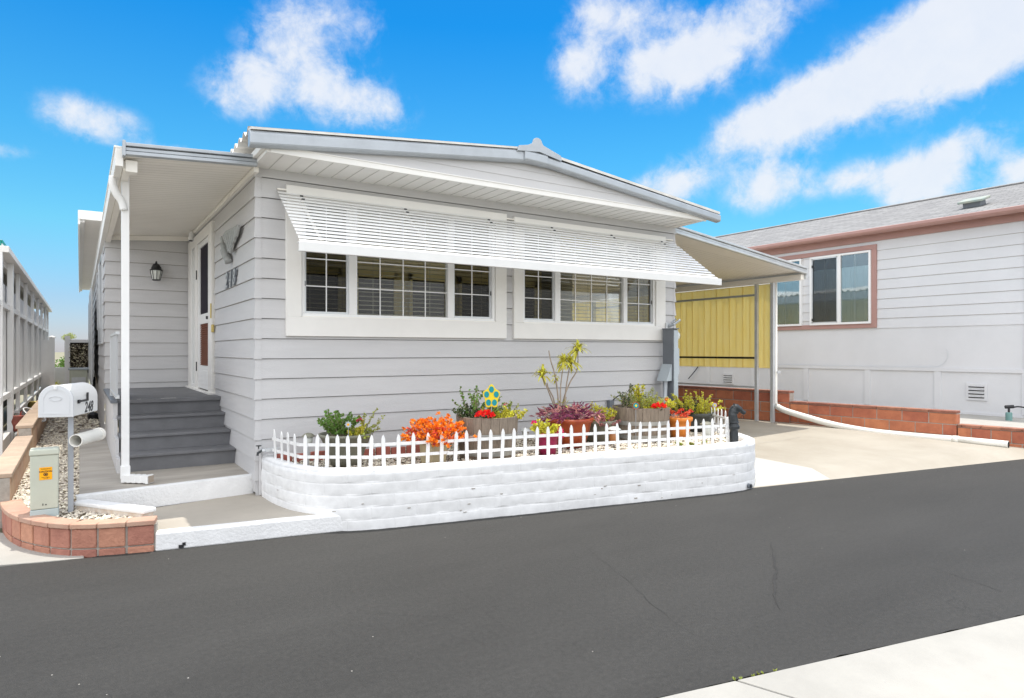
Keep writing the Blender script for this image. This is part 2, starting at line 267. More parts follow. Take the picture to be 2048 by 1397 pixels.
# ------------------------------------------------------------------ mesh builder
ORG = {}
class MB:
    def __init__(s): s.v = []; s.f = []; s.uv = None
    def add(s, vs, fs):
        o = len(s.v); s.v += [tuple(x) for x in vs]; s.f += [tuple(i+o for i in f) for f in fs]
    def box(s, x0, x1, y0, y1, z0, z1):
        s.add([(x0,y0,z0),(x1,y0,z0),(x1,y1,z0),(x0,y1,z0),(x0,y0,z1),(x1,y0,z1),(x1,y1,z1),(x0,y1,z1)],
              [(3,2,1,0),(4,5,6,7),(0,1,5,4),(1,2,6,5),(2,3,7,6),(3,0,4,7)]); return s
    def obox(s, c, ax, ay, az, hx, hy, hz):
        c = Vector(c); ax, ay, az = Vector(ax).normalized(), Vector(ay).normalized(), Vector(az).normalized()
        P = [c+ax*hx*i+ay*hy*j+az*hz*k for k in (-1,1) for (i,j) in ((-1,-1),(1,-1),(1,1),(-1,1))]
        s.add(P, [(3,2,1,0),(4,5,6,7),(0,1,5,4),(1,2,6,5),(2,3,7,6),(3,0,4,7)]); return s
    def bar(s, a, b, w, h, up=(0,0,1)):
        a, b = Vector(a), Vector(b); d = (b-a); l = d.length; d.normalize(); sd_ = d.cross(Vector(up))
        if sd_.length < 1e-4: sd_ = d.cross(Vector((0,1,0)))
        sd_.normalize(); u = sd_.cross(d); s.obox((a+b)/2, d, sd_, u, l/2, w/2, h/2); return s
    def prism(s, poly, ext):   # poly: list of 3D points, ext: vector
        n = len(poly); e = Vector(ext); P = [Vector(p) for p in poly]
        s.add(P+[p+e for p in P], [tuple(range(n))[::-1], tuple(range(n, 2*n))]+[(i,(i+1)%n,n+(i+1)%n,n+i) for i in range(n)]); return s
    def tube(s, pts, r, seg=8, cap=True, flat=1.0):
        pts = [Vector(p) for p in pts]; n = len(pts); R = r if isinstance(r, (list, tuple)) else [r]*n
        t0 = (pts[1]-pts[0]).normalized(); ref = Vector((0,0,1)) if abs(t0.z) < .9 else Vector((1,0,0)); sdv = t0.cross(ref).normalized(); vs = []
        for i, p in enumerate(pts):
            t = (pts[min(i+1,n-1)]-pts[max(i-1,0)]).normalized(); sdv = (sdv - t*sdv.dot(t)).normalized(); u = sdv.cross(t)
            for k in range(seg):
                a = 2*pi*k/seg; vs.append(p+sdv*cos(a)*R[i]+u*sin(a)*R[i]*flat)
        fs = [(i*seg+k, i*seg+(k+1)%seg, (i+1)*seg+(k+1)%seg, (i+1)*seg+k) for i in range(n-1) for k in range(seg)]
        if cap: fs += [tuple(range(seg))[::-1], tuple(range((n-1)*seg, n*seg))]
        s.add(vs, fs); return s
    def lathe(s, c, prof, seg=24, sx=1, sy=1):
        vs = [(c[0]+r*cos(2*pi*k/seg)*sx, c[1]+r*sin(2*pi*k/seg)*sy, c[2]+z) for r, z in prof for k in range(seg)]; n = len(prof)
        fs = [(i*seg+k, i*seg+(k+1)%seg, (i+1)*seg+(k+1)%seg, (i+1)*seg+k) for i in range(n-1) for k in range(seg)]
        fs += [tuple(range(seg))[::-1], tuple(range((n-1)*seg, n*seg))]
        s.add(vs, fs); return s
    def leaf(s, p, d, l, w, fold=.25, droop=0.0):
        p = Vector(p); d = Vector(d).normalized(); r = Vector((random.uniform(-1,1), random.uniform(-1,1), random.uniform(-.3,1)))
        sdv = d.cross(r)
        if sdv.length < 1e-3: sdv = Vector((1,0,0))
        sdv.normalize(); n = sdv.cross(d)
        m = p+d*l*.5+Vector((0,0,-droop*l*.3)); e = p+d*l+Vector((0,0,-droop*l))
        a = m+sdv*w/2+n*w*fold; b = m-sdv*w/2+n*w*fold
        s.add([p, a, m, b, e], [(0,1,2),(0,2,3),(1,4,2),(2,4,3)])
    def rosette(s, p, d, n, l, w, spread=.8, droop=0.0):
        d = Vector(d).normalized()
        for i in range(n):
            q = Vector((random.gauss(0,1), random.gauss(0,1), random.gauss(0,1))).normalized()
            s.leaf(p, d+q*spread, l*random.uniform(.7,1.15), w, droop=droop)
    def build(s, name, m, parent=None, smooth=False, bevel=0, label=None, uvf=None):
        me = bpy.data.meshes.new(name); o = Vector(ORG.get(parent, (0,0,0))) if parent else Vector((0,0,0))
        if parent is None and s.v:
            xs = [v[0] for v in s.v]; ys = [v[1] for v in s.v]; zs = [v[2] for v in s.v]
            o = Vector(((min(xs)+max(xs))/2, (min(ys)+max(ys))/2, min(zs)))
        me.from_pydata([(x-o.x, y-o.y, z-o.z) for x, y, z in s.v], [], s.f); me.update()
        mm = m if isinstance(m, bpy.types.Material) else M[m]; me.materials.append(mm)
        if uvf:
            ul = me.uv_layers.new(name='UVMap')
            for lo in me.loops: ul.data[lo.index].uv = uvf(s.v[lo.vertex_index], lo.vertex_index)
        if smooth:
            me.polygons.foreach_set('use_smooth', [True]*len(me.polygons))
        ob = bpy.data.objects.new(name, me); COL.objects.link(ob)
        if parent: ob.parent = parent; ORG[ob] = tuple(o)
        else: ob.location = o; ORG[ob] = tuple(o)
        if bevel:
            b = ob.modifiers.new('bevel', 'BEVEL'); b.width = bevel; b.segments = 2; b.limit_method = 'ANGLE'
        if smooth == 'auto' :
            pass
        if label: ob['label'] = label
        return ob
def fixn(ob):
    import bmesh
    b = bmesh.new(); b.from_mesh(ob.data); bmesh.ops.recalc_face_normals(b, faces=b.faces); b.to_mesh(ob.data); b.free(); return ob
def thing(name, loc, label, cat, group=None):
    o = bpy.data.objects.new(name, None); COL.objects.link(o); o.location = loc; o.empty_display_size = .1
    o['label'] = label; o['category'] = cat
    if group: o['group'] = group
    ORG[o] = tuple(loc); return o
def tag(o, label, cat, group=None):
    o['label'] = label; o['category'] = cat
    if group: o['group'] = group
    return o
def struct(o): o['kind'] = 'structure'; return o
def copy_tree(o, parent=None):
    c = o.copy(); COL.objects.link(c); c.parent = parent; ORG[c] = ORG.get(o)
    for ch in list(o.children): copy_tree(ch, c)
    return c
def text_mesh(body, size, extrude, shear=0.0, bold=0.0, sx=1.0):
    cu = bpy.data.curves.new('txt', 'FONT'); cu.body = body; cu.size = size; cu.extrude = extrude; cu.shear = shear; cu.offset = bold; cu.align_x = 'CENTER'; cu.resolution_u = 4
    ob = bpy.data.objects.new('txt', cu); COL.objects.link(ob)
    dg = bpy.context.evaluated_depsgraph_get(); dg.update(); me = bpy.data.meshes.new_from_object(ob.evaluated_get(dg))
    vs = [v.co.copy() for v in me.vertices]; fs = [tuple(p.vertices) for p in me.polygons]
    bpy.data.objects.remove(ob); bpy.data.curves.remove(cu); bpy.data.meshes.remove(me)
    return vs, fs
def put_text(mb, body, size, o, xd, yd, extrude=.002, **k):
    vs, fs = text_mesh(body, size, extrude, **k); o = Vector(o); xd = Vector(xd).normalized(); yd = Vector(yd).normalized(); nd = xd.cross(yd)
    mb.add([o+xd*v.x+yd*v.y+nd*v.z for v in vs], fs)
def lerp(a, b, t): return tuple(a[i]+(b[i]-a[i])*t for i in range(len(a)))
def smoothpath(pts, n=6):
    P = [Vector(p) for p in pts]; out = []
    for i in range(len(P)-1):
        p0 = P[max(i-1,0)]; p1 = P[i]; p2 = P[i+1]; p3 = P[min(i+2,len(P)-1)]
        for k in range(n):
            t = k/n; out.append(.5*((2*p1)+(p2-p0)*t+(2*p0-5*p1+4*p2-p3)*t*t+(3*p1-p0-3*p2+p3)*t**3))
    out.append(P[-1]); return out
def offset2d(pts, d):
    out = []
    for i, p in enumerate(pts):
        a = Vector(pts[max(i-1,0)][:2]); b = Vector(pts[min(i+1,len(pts)-1)][:2]); t = (b-a).normalized(); out.append((p[0]-t.y*d, p[1]+t.x*d))
    return out
# ------------------------------------------------------------------ lap siding
SP, Z0 = .1985, .12
SEAMS = {}
def lap(mb, o, d, n, L, z0, z1, openings=(), ext0=0, ext1=0, sp=SP, zz=Z0, pr=.016):
    sm = SEAMS.setdefault(id(mb), MB())
    """o=(x,y) start, d=dir, n=outward normal; openings list of (u0,u1,z0,z1)"""
    o = Vector((*o,0)); d = Vector((*d,0)); n = Vector((*n,0))
    k0 = int(math.floor((z0-zz)/sp)); k1 = int(math.ceil((z1-zz)/sp))
    for k in range(k0, k1):
        a0 = zz+k*sp; a1 = a0+sp
        cuts = sorted({max(a0,z0), min(a1,z1)} | {z for op in openings for z in op[2:] if max(a0,z0) < z < min(a1,z1)})
        for za, zb in zip(cuts, cuts[1:]):
            if zb-za < 1e-5: continue
            iv = [(0, L)]
            for (u0,u1,oz0,oz1) in openings:
                if oz0 < (za+zb)/2 < oz1:
                    nv = []
                    for (a,b) in iv:
                        if u1 <= a or u0 >= b: nv.append((a,b)); continue
                        if u0 > a: nv.append((a,u0))
                        if u1 < b: nv.append((u1,b))
                    iv = nv
            da = pr*(1-(za-a0)/sp)+.003; db = pr*(1-(zb-a0)/sp)+.003
            for (a,b) in iv:
                e0 = ext0 if a == 0 else 0; e1 = ext1 if b == L else 0
                def pt(u, dd, z, e): return o+d*(u+(e*dd))+n*dd+Vector((0,0,z))
                A = pt(a,da,za,-e0); B = pt(b,da,za,e1); Cc = pt(b,db,zb,e1); Dd = pt(a,db,zb,-e0)
                A2 = pt(a,.003,za,-e0); B2 = pt(b,.003,za,e1)
                mb.add([A,B,Cc,Dd], [(0,1,2,3)])
                mb.add([A2,B2,B,A], [(0,1,2,3)])
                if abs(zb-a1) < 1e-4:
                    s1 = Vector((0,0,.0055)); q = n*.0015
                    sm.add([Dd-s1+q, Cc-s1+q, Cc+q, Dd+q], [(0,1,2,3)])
    return mb
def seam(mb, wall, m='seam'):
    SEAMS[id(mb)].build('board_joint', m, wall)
# ================================================================== GROUND
def roady(x): return -1.17-.172*x
def nkerb(x): return -4.673-.207*(x-.704)
def strip(name, m, xs, f0, f1, z, n=1):
    mb = MB()
    for i in range(len(xs)-1):
        a, b = xs[i], xs[i+1]; mb.add([(a,f0(a),z),(b,f0(b),z),(b,f1(b),z),(a,f1(a),z)], [(0,1,2,3)])
    return struct(mb.build(name, m))
g = MB(); g.add([(-900,-900,-.30),(900,-900,-.30),(900,900,-.30),(-900,900,-.30)], [(0,1,2,3)])
g.build('ground', mat('dry_ground', (.30,.26,.19), .95, col2=(.22,.22,.12), vscale=.05))['kind'] = 'structure'
random.seed(3)
# road with a slightly ragged edge
mb = MB(); xs = [-40,-20,-10,-6,-4]+[-3+i*.08 for i in range(0, 190)]+[14,18,25,60]
for i in range(len(xs)-1):
    a, b = xs[i], xs[i+1]
    ja = math.sin(a*9.1)*.008+math.sin(a*23.7)*.006+math.sin(a*41)*.004; jb = math.sin(b*9.1)*.008+math.sin(b*23.7)*.006+math.sin(b*41)*.004
    mb.add([(a,nkerb(a)-ja*.8+.0,-.165),(b,nkerb(b)-jb*.8,-.165),(b,roady(b)+.03+jb,-.165),(a,roady(a)+.03+ja,-.165)], [(0,1,2,3)])
struct(mb.build('road', 'asphalt'))
def crack(pts, w, m='crack'):
    mb = MB(); P = smoothpath([(*p,0) for p in pts], 8); n = len(P); vs = []
    for i, p in enumerate(P):
        tt = (P[min(i+1,n-1)]-P[max(i-1,0)]).normalized(); q = Vector((-tt.y,tt.x,0)); ww = w*random.uniform(.3,1.2)*math.sin(pi*(i+.5)/n); p = p+q*random.uniform(-.008,.008)
        vs += [(p.x+q.x*ww,p.y+q.y*ww,-.1612),(p.x-q.x*ww,p.y-q.y*ww,-.1612)]
    mb.add(vs, [(2*i,2*i+1,2*i+3,2*i+2) for i in range(n-1)]); return struct(mb.build('road_crack', m))
M['crack'] = mat('crack_tar', (.0335,.0325,.031), .9, var=.2, vscale=20)
crack([(3.24,-3.46),(2.68,-3.90),(2.33,-4.13),(2.05,-4.37)], .010); crack([(2.07,-2.25),(1.65,-3.47),(1.43,-4.04),(1.34,-4.51)], .0014)
crack([(3.66,-4.43),(3.58,-4.79),(3.48,-5.05)], .0025)
# near pavement, two slabs with a joint
def slab(name, poly, z, m, h=.14):
    mb = MB(); mb.prism([(x,y,z-h) for x, y in poly], (0,0,h)); return struct(fixn(mb.build(name, m, bevel=.006)))
jx = 1.127
e = .016
slab('pavement', [(-30,nkerb(-30)-e),(jx-.006,nkerb(jx)-e),(jx+.28,-5.6),(jx+2.0,-9.5),(-30,-9.5)], -.155, 'concwhite')
slab('pavement', [(jx+.006,nkerb(jx)-e),(30,nkerb(30)-e),(30,-12),(jx+2.4,-12),(jx+2.012,-9.5),(jx+.292,-5.6)], -.155, 'concwhite')
slab('pavement', [(-30,-9.5),(jx+2.0,-9.5),(jx+2.4,-12),(-30,-12)], -.158, 'concwhite')
# driveway sheet following the fall to the road
def dz(x, y):
    d = y-roady(x); return -.169+.09*max(0,min(1,d/.25))+.079*max(0,min(1,d/2.6))
mb = MB(); nx, ny = 30, 40; X0, X1 = 4.2, 11.6
grid = {}
for i in range(nx+1):
    for j in range(ny+1):
        x = X0+(X1-X0)*i/nx; t = (j/ny)**2; y = roady(x)-.08+t*(18-roady(x)+.08); grid[i,j] = len(mb.v); mb.v.append((x,y,dz(x,y)))
for i in range(nx):
    for j in range(ny): mb.f.append((grid[i,j],grid[i+1,j],grid[i+1,j+1],grid[i,j+1]))
M['driveway'] = mat('driveway_concrete', (.33,.295,.24), .85, col2=(.40,.365,.305), vscale=.9, bump=.25, bscale=150)
struct(mb.build('driveway', 'driveway', smooth=True))
mb = MB(); APOLY = [(4.3,-1.6),(4.3,-2.3),(6.12,-2.5),(6.14,-1.02),(5.6,-.3),(4.8,-1.0)]; q_ = .07
def inp(x, y, P):
    c = False; n = len(P)
    for i in range(n):
        x1,y1 = P[i]; x2,y2 = P[(i+1)%n]
        if (y1 > y) != (y2 > y) and x < (x2-x1)*(y-y1)/(y2-y1)+x1: c = not c
    return c
for a_ in range(30):
    for b_ in range(34):
        x0_ = 4.3+a_*.0613; t0 = b_/34; t1_ = (b_+1)/34; f_ = lambda x, t: (x, roady(x)+.005+t*2.1)
        P_ = [f_(x0_,t0), f_(x0_+.0613,t0), f_(x0_+.0613,t1_), f_(x0_,t1_)]; cxm = sum(p[0] for p in P_)/4; cym = sum(p[1] for p in P_)/4
        if inp(cxm, cym, APOLY): mb.add([(x,y,dz(x,y)+.004) for x,y in P_], [(0,1,2,3)])
o = struct(mb.build('driveway_apron', mat('cream_painted_concrete', (.46,.45,.415), .8, var=.04, bump=.2)))
# lower landing, upper slab, left neighbour's drive
slab('landing', [(-.955,-.88),(.66,-1.2),(.9,-.2),(.3,.14),(0,.14),(-.93,-.04),(-1.0,-.1)], -.03, 'concrete', .15)
mb = MB(); mb.prism([(-1.45,-.06,.0),(0,.15,.0),(0,5.6,.0),(-1.45,5.6,.0)], (0,0,.15)); fixn(struct(mb.build('upper_slab', mat('path_concrete', (.42,.385,.335), .85, col2=(.30,.275,.24), vscale=2.2, stretch=(.6,2.5,1), bump=.3, bscale=120))))
slab('neighbour_drive', [(-8,-.0),(-2.6,-.55),(-1.75,-.82),(-1.42,-.90),(-1.42,-.6),(-2.2,.6),(-2.2,3),(-8,3)], -.161, 'concwhite', .1)
# front face of the upper slab, painted white, and its thin white lip
t = thing('step_edge', (-.7,0,.0), 'white painted riser along the front of the upper porch slab', 'step edge')
mb = MB(); a = Vector((-1.47,-.075,0)); b = Vector((.0,.135,0)); dirv = (b-a).normalized(); nn = Vector((dirv.y,-dirv.x,0))
mb.obox((a+b)/2+nn*.006+Vector((0,0,.06)), dirv, nn, (0,0,1), (b-a).length/2, .012, .093); mb.build('riser', 'whitepaintmas', t, bevel=.004)
mb = MB(); mb.obox((a+b)/2-nn*.03+Vector((0,0,.152)), dirv, nn, (0,0,1), (b-a).length/2, .025, .004); mb.build('painted_lip', 'whitepaintmas', t)
# white kerb along the road
kp = [(-.957,-1.00),(-.5,-1.075),(0,-1.15),(.66,-1.275)]
t = thing('kerb', (-.1,-1.05,-.165), 'white painted concrete kerb between the brick bed and the white planter wall', 'kerb')
mb = MB(); P = kp+[(p[0]+.02,p[1]+.115) for p in kp[::-1]]
mb.prism([(x,y,-.17) for x, y in P], (0,0,.143)); fixn(mb.build('kerb_stone', 'whitepaintmas', t, bevel=.012))
mb = MB(); mb.obox((-.78,-1.032,-.148), (1,-.16,0), (.16,1,0), (0,0,1), .018, .006, .012); mb.obox((-.76,-1.035,-.132), (1,-.16,0), (.16,1,0), (0,0,1), .012, .004, .012); mb.build('drain_hole', 'dark', t)
# low white wedge wall
t = thing('low_wall', (-1.2,-.4,0), 'low white capped wall slanting from the porch slab to the brick bed', 'low wall')
mb = MB(); a = Vector((-1.43,-.16,0)); b = Vector((-.99,-.79,0)); dv = (b-a).normalized(); nv = Vector((dv.y,-dv.x,0))
mb.obox((a+b)/2+Vector((0,0,.035)), dv, nv, (0,0,1), (b-a).length/2, .05, .065); mb.build('wall_body', mat('stained_render', (.55,.42,.32), .9, col2=(.70,.66,.6), vscale=14, bump=.7, bscale=40), t, bevel=.006)
mb = MB(); mb.obox((a+b)/2+Vector((0,0,.112)), dv, nv, (0,0,1), (b-a).length/2+.02, .062, .017); mb.build('cap', 'whitepaintmas', t, bevel=.01)
# ================================================================== GRAVEL
def stones(name, inside, box, n, zf, smin, smax, m, label=None, skip=None):
    mb = MB(); i = 0; tries = 0
    ico = [(0,0,1),(.9,0,.2),(.28,.85,.25),(-.72,.52,.2),(-.72,-.52,.25),(.28,-.85,.2),(0,0,-.5)]
    fc = [(0,1,2),(0,2,3),(0,3,4),(0,4,5),(0,5,1),(6,2,1),(6,3,2),(6,4,3),(6,5,4),(6,1,5)]
    while i < n and tries < n*8:
        tries += 1; x = random.uniform(box[0],box[1]); y = random.uniform(box[2],box[3])
        if not inside(x,y): continue
        s = random.uniform(smin,smax); a = random.uniform(0,2*pi); sx, sy, sz = s*random.uniform(.7,1.3), s*random.uniform(.6,1), s*random.uniform(.45,.8); z = zf(x,y)+random.uniform(0,s*.6)
        tl = random.uniform(-.5,.5); vs = []
        for p in ico:
            px, py, pz = p[0]*sx, p[1]*sy, p[2]*sz; py, pz = py*cos(tl)-pz*sin(tl), py*sin(tl)+pz*cos(tl)
            vs.append((x+px*cos(a)-py*sin(a), y+px*sin(a)+py*cos(a), z+pz))
        mb.add(vs, fc); i += 1
    o = mb.build(name, m); o['kind'] = 'stuff'; tag(o, label, 'gravel'); return o
def inpoly(x, y, P):
    c = False; n = len(P)
    for i in range(n):
        x1,y1 = P[i][:2]; x2,y2 = P[(i+1)%n][:2]
        if (y1 > y) != (y2 > y) and x < (x2-x1)*(y-y1)/(y2-y1)+x1: c = not c
    return c
# brick bed outline (outer), from its right corner round to the left wall
BO = smoothpath([(-.958,-1.0),(-1.152,-.955),(-1.356,-.885),(-1.521,-.79),(-1.675,-.61),(-1.811,-.38),(-1.917,-.10),(-1.985,.21),(-2.02,.5)], 5)
BO = [(p[0],p[1]) for p in BO]
BI = offset2d(BO, -.16)
bed = [(p[0],p[1]) for p in BO]+[(-2.02,7),(-1.45,7),(-1.45,-.15),(-1.0,-.8)]
mb = MB(); mb.prism([(x,y,-.16) for x, y in [(-.97,-.86),(-1.2,-.84),(-1.5,-.7),(-1.75,-.35),(-1.9,.1),(-1.97,.5),(-1.97,14.5),(-1.15,14.5),(-1.15,5.6),(-1.45,5.6),(-1.45,-.12)]], (0,0,.2))
struct(fixn(mb.build('gravel_base', 'soil')))
bi = [(-1.0,-.84),(-1.2,-.82),(-1.5,-.66),(-1.75,-.35),(-1.9,.1),(-1.95,.5),(-1.95,6.5),(-1.45,6.5),(-1.45,-.14)]
random.seed(11)
stones('gravel', lambda x,y: inpoly(x,y,bi), (-2,-1,-.9,6), 4200, lambda x,y: .045, .012, .026, 'pebble', 'white and cream pebbles filling the brick bed around the mailbox')
stones('gravel', lambda x,y: -1.95<x<-1.13 and y>5.6, (-2,-1.1,5.6,14), 1500, lambda x,y: .045, .02, .045, 'pebble', 'loose stones along the strip beside the house far behind the mailbox')
# ---- brick bed: one course of blocks, mortar and coping
t = thing('brick_planter', (-1.5,-.7,-.16), 'curved low red block planter edging around the mailbox and utility box', 'planter')
def arcpts(P, step):
    out = [Vector(P[0])]; acc_ = 0; 
    for i in range(1, len(P)):
        a, b = Vector(P[i-1]), Vector(P[i]); l = (b-a).length
        while acc_+l >= step:
            q = (step-acc_)/l; a = a+(b-a)*q; out.append(a.copy()); l = (b-a).length; acc_ = 0
        acc_ += l
    return out
AP = arcpts(BO, .197)
mb = MB(); cp = MB()
for i in range(len(AP)-1):
    a, b = AP[i], AP[i+1]; d = (b-a).normalized(); n = Vector((-d.y,d.x))*-1   # outward check below
    out = Vector((d.y,-d.x)); 
    if out.dot(Vector(((a.x+b.x)/2+1.2, (a.y+b.y)/2-.6))) < 0: out = -out
    c = (a+b)/2-out*.05; hl = (b-a).length/2-.009
    mb.obox((c.x,c.y,-.035), (d.x,d.y,0), (out.x,out.y,0), (0,0,1), hl, .05, .073)
    mb.obox((c.x,c.y,-.150), (d.x,d.y,0), (out.x,out.y,0), (0,0,1), hl, .047, .032)
    c2 = (a+b)/2-out*.065; cp.obox((c2.x,c2.y,.061), (d.x,d.y,0), (out.x,out.y,0), (0,0,1), (b-a).length/2-.003, .078, .019)
mb.build('blocks', 'bedblock', t, bevel=.008); cp.build('coping', 'coping', t, bevel=.006)
mo = MB()
for i in range(len(BO)-1):
    a, b = Vector(BO[i]), Vector(BO[i+1]); d = (b-a).normalized(); out = Vector((d.y,-d.x))
    if out.dot(Vector(((a.x+b.x)/2+1.2, (a.y+b.y)/2-.6))) < 0: out = -out
    c = (a+b)/2-out*.062; mo.obox((c.x,c.y,-.065), (d.x,d.y,0), (out.x,out.y,0), (0,0,1), (b-a).length/2+.004, .045, .105)
mo.build('mortar', 'mortar', t)
# ---- tan block wall running back along the left boundary
t = thing('boundary_wall', (-2.02,5,-.1), 'long sandy block wall along the left boundary, stepping up behind the brick bed', 'wall')
for (y0, y1, zt) in ((.42,3.5,.32),(3.5,14,.45)):
    mb = MB(); cpm = MB(); y = y0; r = 0
    while y < y1-.05:
        l = min(.39, y1-y)
        for k, (za, zb) in enumerate(((-.15,.06),(.07,zt-.045))):
            mb.box(-2.10,-1.95, y+.004, y+l-.004, za, zb)
        cpm.box(-2.12,-1.94, y+.002, y+l-.002, zt-.04, zt); y += .39
    mb.build('blocks', 'tanblock', t, bevel=.006); cpm.build('coping', mat('pale_tan_coping', (.44,.335,.25), .85, var=.12, vscale=6, bump=.4, island=.08), t, bevel=.006)
    MB().box(-2.09,-1.957,y0+.002,y1-.002,-.15,zt-.042).build('mortar', 'mortar', t)
# ---- utility pedestal
t = thing('utility_box', (-1.68,-.28,.03), 'pale green utility pedestal box with an orange sticker in the pebble bed', 'utility box')
def frus(mb, cx_, cy_, z0, z1, w0, d0, w1, d1):
    mb.add([(cx_-w0,cy_-d0,z0),(cx_+w0,cy_-d0,z0),(cx_+w0,cy_+d0,z0),(cx_-w0,cy_+d0,z0),(cx_-w1,cy_-d1,z1),(cx_+w1,cy_-d1,z1),(cx_+w1,cy_+d1,z1),(cx_-w1,cy_+d1,z1)],
           [(3,2,1,0),(4,5,6,7),(0,1,5,4),(1,2,6,5),(2,3,7,6),(3,0,4,7)])
mb = MB(); frus(mb,-1.683,-.25,.12,.55,.092,.075,.094,.075); mb.build('housing', 'pedestal', t, bevel=.008)
mb = MB(); frus(mb,-1.683,-.25,.551,.60,.101,.083,.097,.079); mb.build('lid', 'pedestal', t, bevel=.01)
mb = MB(); frus(mb,-1.683,-.25,.02,.118,.098,.083,.093,.079); mb.build('foot', 'pedbase', t, bevel=.004)
st = MB().box(-1.716,-1.632,-.3275,-.3265,.355,.455).build('sticker', 'orange', t)
mb = MB(); put_text(mb, 'WARNING', .014, (-1.674,-.3282,.437), (1,0,0), (0,0,1), .0003); put_text(mb, 'CAUTION', .019, (-1.674,-.3282,.415), (1,0,0), (0,0,1), .0003, bold=.0006)
put_text(mb, 'before digging', .010, (-1.674,-.3282,.372), (1,0,0), (0,0,1), .0003); put_text(mb, 'call first', .010, (-1.674,-.3282,.361), (1,0,0), (0,0,1), .0003)
mb.tube([(-1.674+.014*cos(a_*pi/6),-.3284,.398+.011*sin(a_*pi/6)) for a_ in range(13)], .0025, 5); mb.box(-1.681,-1.667,-.3286,-.3280,.393,.403); mb.build('printing', 'black', st)
mb = MB(); mb.box(-1.695,-1.690,-.3285,-.3265,.15,.167); mb.box(-1.677,-1.668,-.3285,-.3265,.152,.161); mb.build('latch', 'black', t)
# ---- mailbox
t = thing('mailbox', (-1.512,-.1,.05), 'white arched mailbox on a grey post carrying black flag and number', 'mailbox')
MB().box(-1.529,-1.489,-.21,-.17,.03,.85).build('post', 'postgrey', t, bevel=.004)
mbx, mby0, mby1, hw, zb, zsp = -1.605, -.29, .21, .122, .852, .985
def arch(hw_, zb_, zs, y, n=14):
    return [(mbx-hw_,y,zb_)]+[(mbx-hw_*cos(pi*k/n), y, zs+hw_*sin(pi*k/n)) for k in range(n+1)]+[(mbx+hw_,y,zb_)]
# the box turns a little so its right flank shows
def rotz(pts, ang, c): 
    ca, sa = cos(ang), sin(ang); return [((p[0]-c[0])*ca-(p[1]-c[1])*sa+c[0], (p[0]-c[0])*sa+(p[1]-c[1])*ca+c[1], p[2]) for p in pts]
MA = rad(-19); MC = (mbx, -.29)
mb = MB(); mb.prism(arch(hw,zb,zsp,-.285), (0,.54,0)); mb.v = rotz(mb.v, MA, MC); body = fixn(mb.build('box_body', 'vinyl', t, bevel=.004))
mb = MB(); mb.prism(arch(hw+.004,zb-.004,zsp,-.303), (0,.02,0)); mb.v = rotz(mb.v, MA, MC); dr = fixn(mb.build('door', 'mbdoor', t, bevel=.005))
mb = MB()
A1 = arch(hw-.022,zb+.022,zsp,-.306); A2 = arch(hw-.035,zb+.035,zsp,-.306)
for i in range(len(A1)):
    j = (i+1)%len(A1); mb.add([A1[i],A1[j],A2[j],A2[i],(A1[i][0],-.302,A1[i][2]),(A1[j][0],-.302,A1[j][2]),(A2[j][0],-.302,A2[j][2]),(A2[i][0],-.302,A2[i][2])], [(0,1,2,3),(0,4,5,1),(3,2,6,7)])
ov = [(mbx+.045*cos(a_*pi/10),-.3065,zsp+.015+.018*sin(a_*pi/10)) for a_ in range(20)]
mb.tube(ov+[ov[0]], .0022, 5)
mb.v = rotz(mb.v, MA, MC); mb.build('embossing', 'mbdoor', dr)
mb = MB(); mb.box(mbx-.008,mbx+.008,-.322,-.30,zsp+.088,zsp+.118); mb.v = rotz(mb.v, MA, MC); mb.build('latch', 'vinyl', dr, bevel=.003)
mb = MB(); fx = mbx+hw+.004; mb.box(fx,fx+.006,-.20,-.0,zsp-.026,zsp-.010); mb.box(fx,fx+.006,-.018,.014,zsp-.026,zsp+.045); mb.box(fx,fx+.010,-.215,-.18,zsp-.034,zsp-.004); mb.v = rotz(mb.v, MA, MC); mb.build('flag', 'black', t)
mb = MB(); put_text(mb, '248', .125, (fx-.003,.04,zb+.012), (0,1,0), (0,0,1), .0012, shear=.25, bold=.002); mb.v = rotz(mb.v, MA, MC); mb.build('number', 'black', t)
# newspaper tube under it
t2 = thing('newspaper_tube', (-1.44,-.17,.62), 'short white plastic tube open toward the road, clipped to the mailbox post', 'newspaper tube')
a = Vector((-1.475,-.285,.648)); b = Vector((-1.305,.06,.655)); d = (b-a).normalized(); u_ = d.cross(Vector((0,0,1))).normalized(); w_ = u_.cross(d)
def tubewall(mb, a, b, ro, ri, seg=28):
    vs = []
    for (p, r) in ((a,ro),(b,ro),(b,ri),(a,ri)):
        for k in range(seg): an = 2*pi*k/seg; vs.append(p+u_*cos(an)*r+w_*sin(an)*r)
    mb.add(vs, [(q*seg+k, q*seg+(k+1)%seg, ((q+1)%4)*seg+(k+1)%seg, ((q+1)%4)*seg+k) for q in range(4) for k in range(seg)])
mb = MB(); tubewall(mb, a, b, .052, .046); fixn(mb.build('tube', 'pipe', t2, smooth=False))
mb = MB(); tubewall(mb, b-d*.03, b+d*.005, .057, .0523); fixn(mb.build('collar', 'cream', t2))
mb = MB(); mb.lathe((0,0,0),[(.044,0),(.044,.003)],20); M_ = Matrix((u_,w_,d)).transposed(); mb.v = [tuple(M_@Vector(p)+b-d*.02) for p in mb.v]; mb.build('end_plug', 'dark', t2)
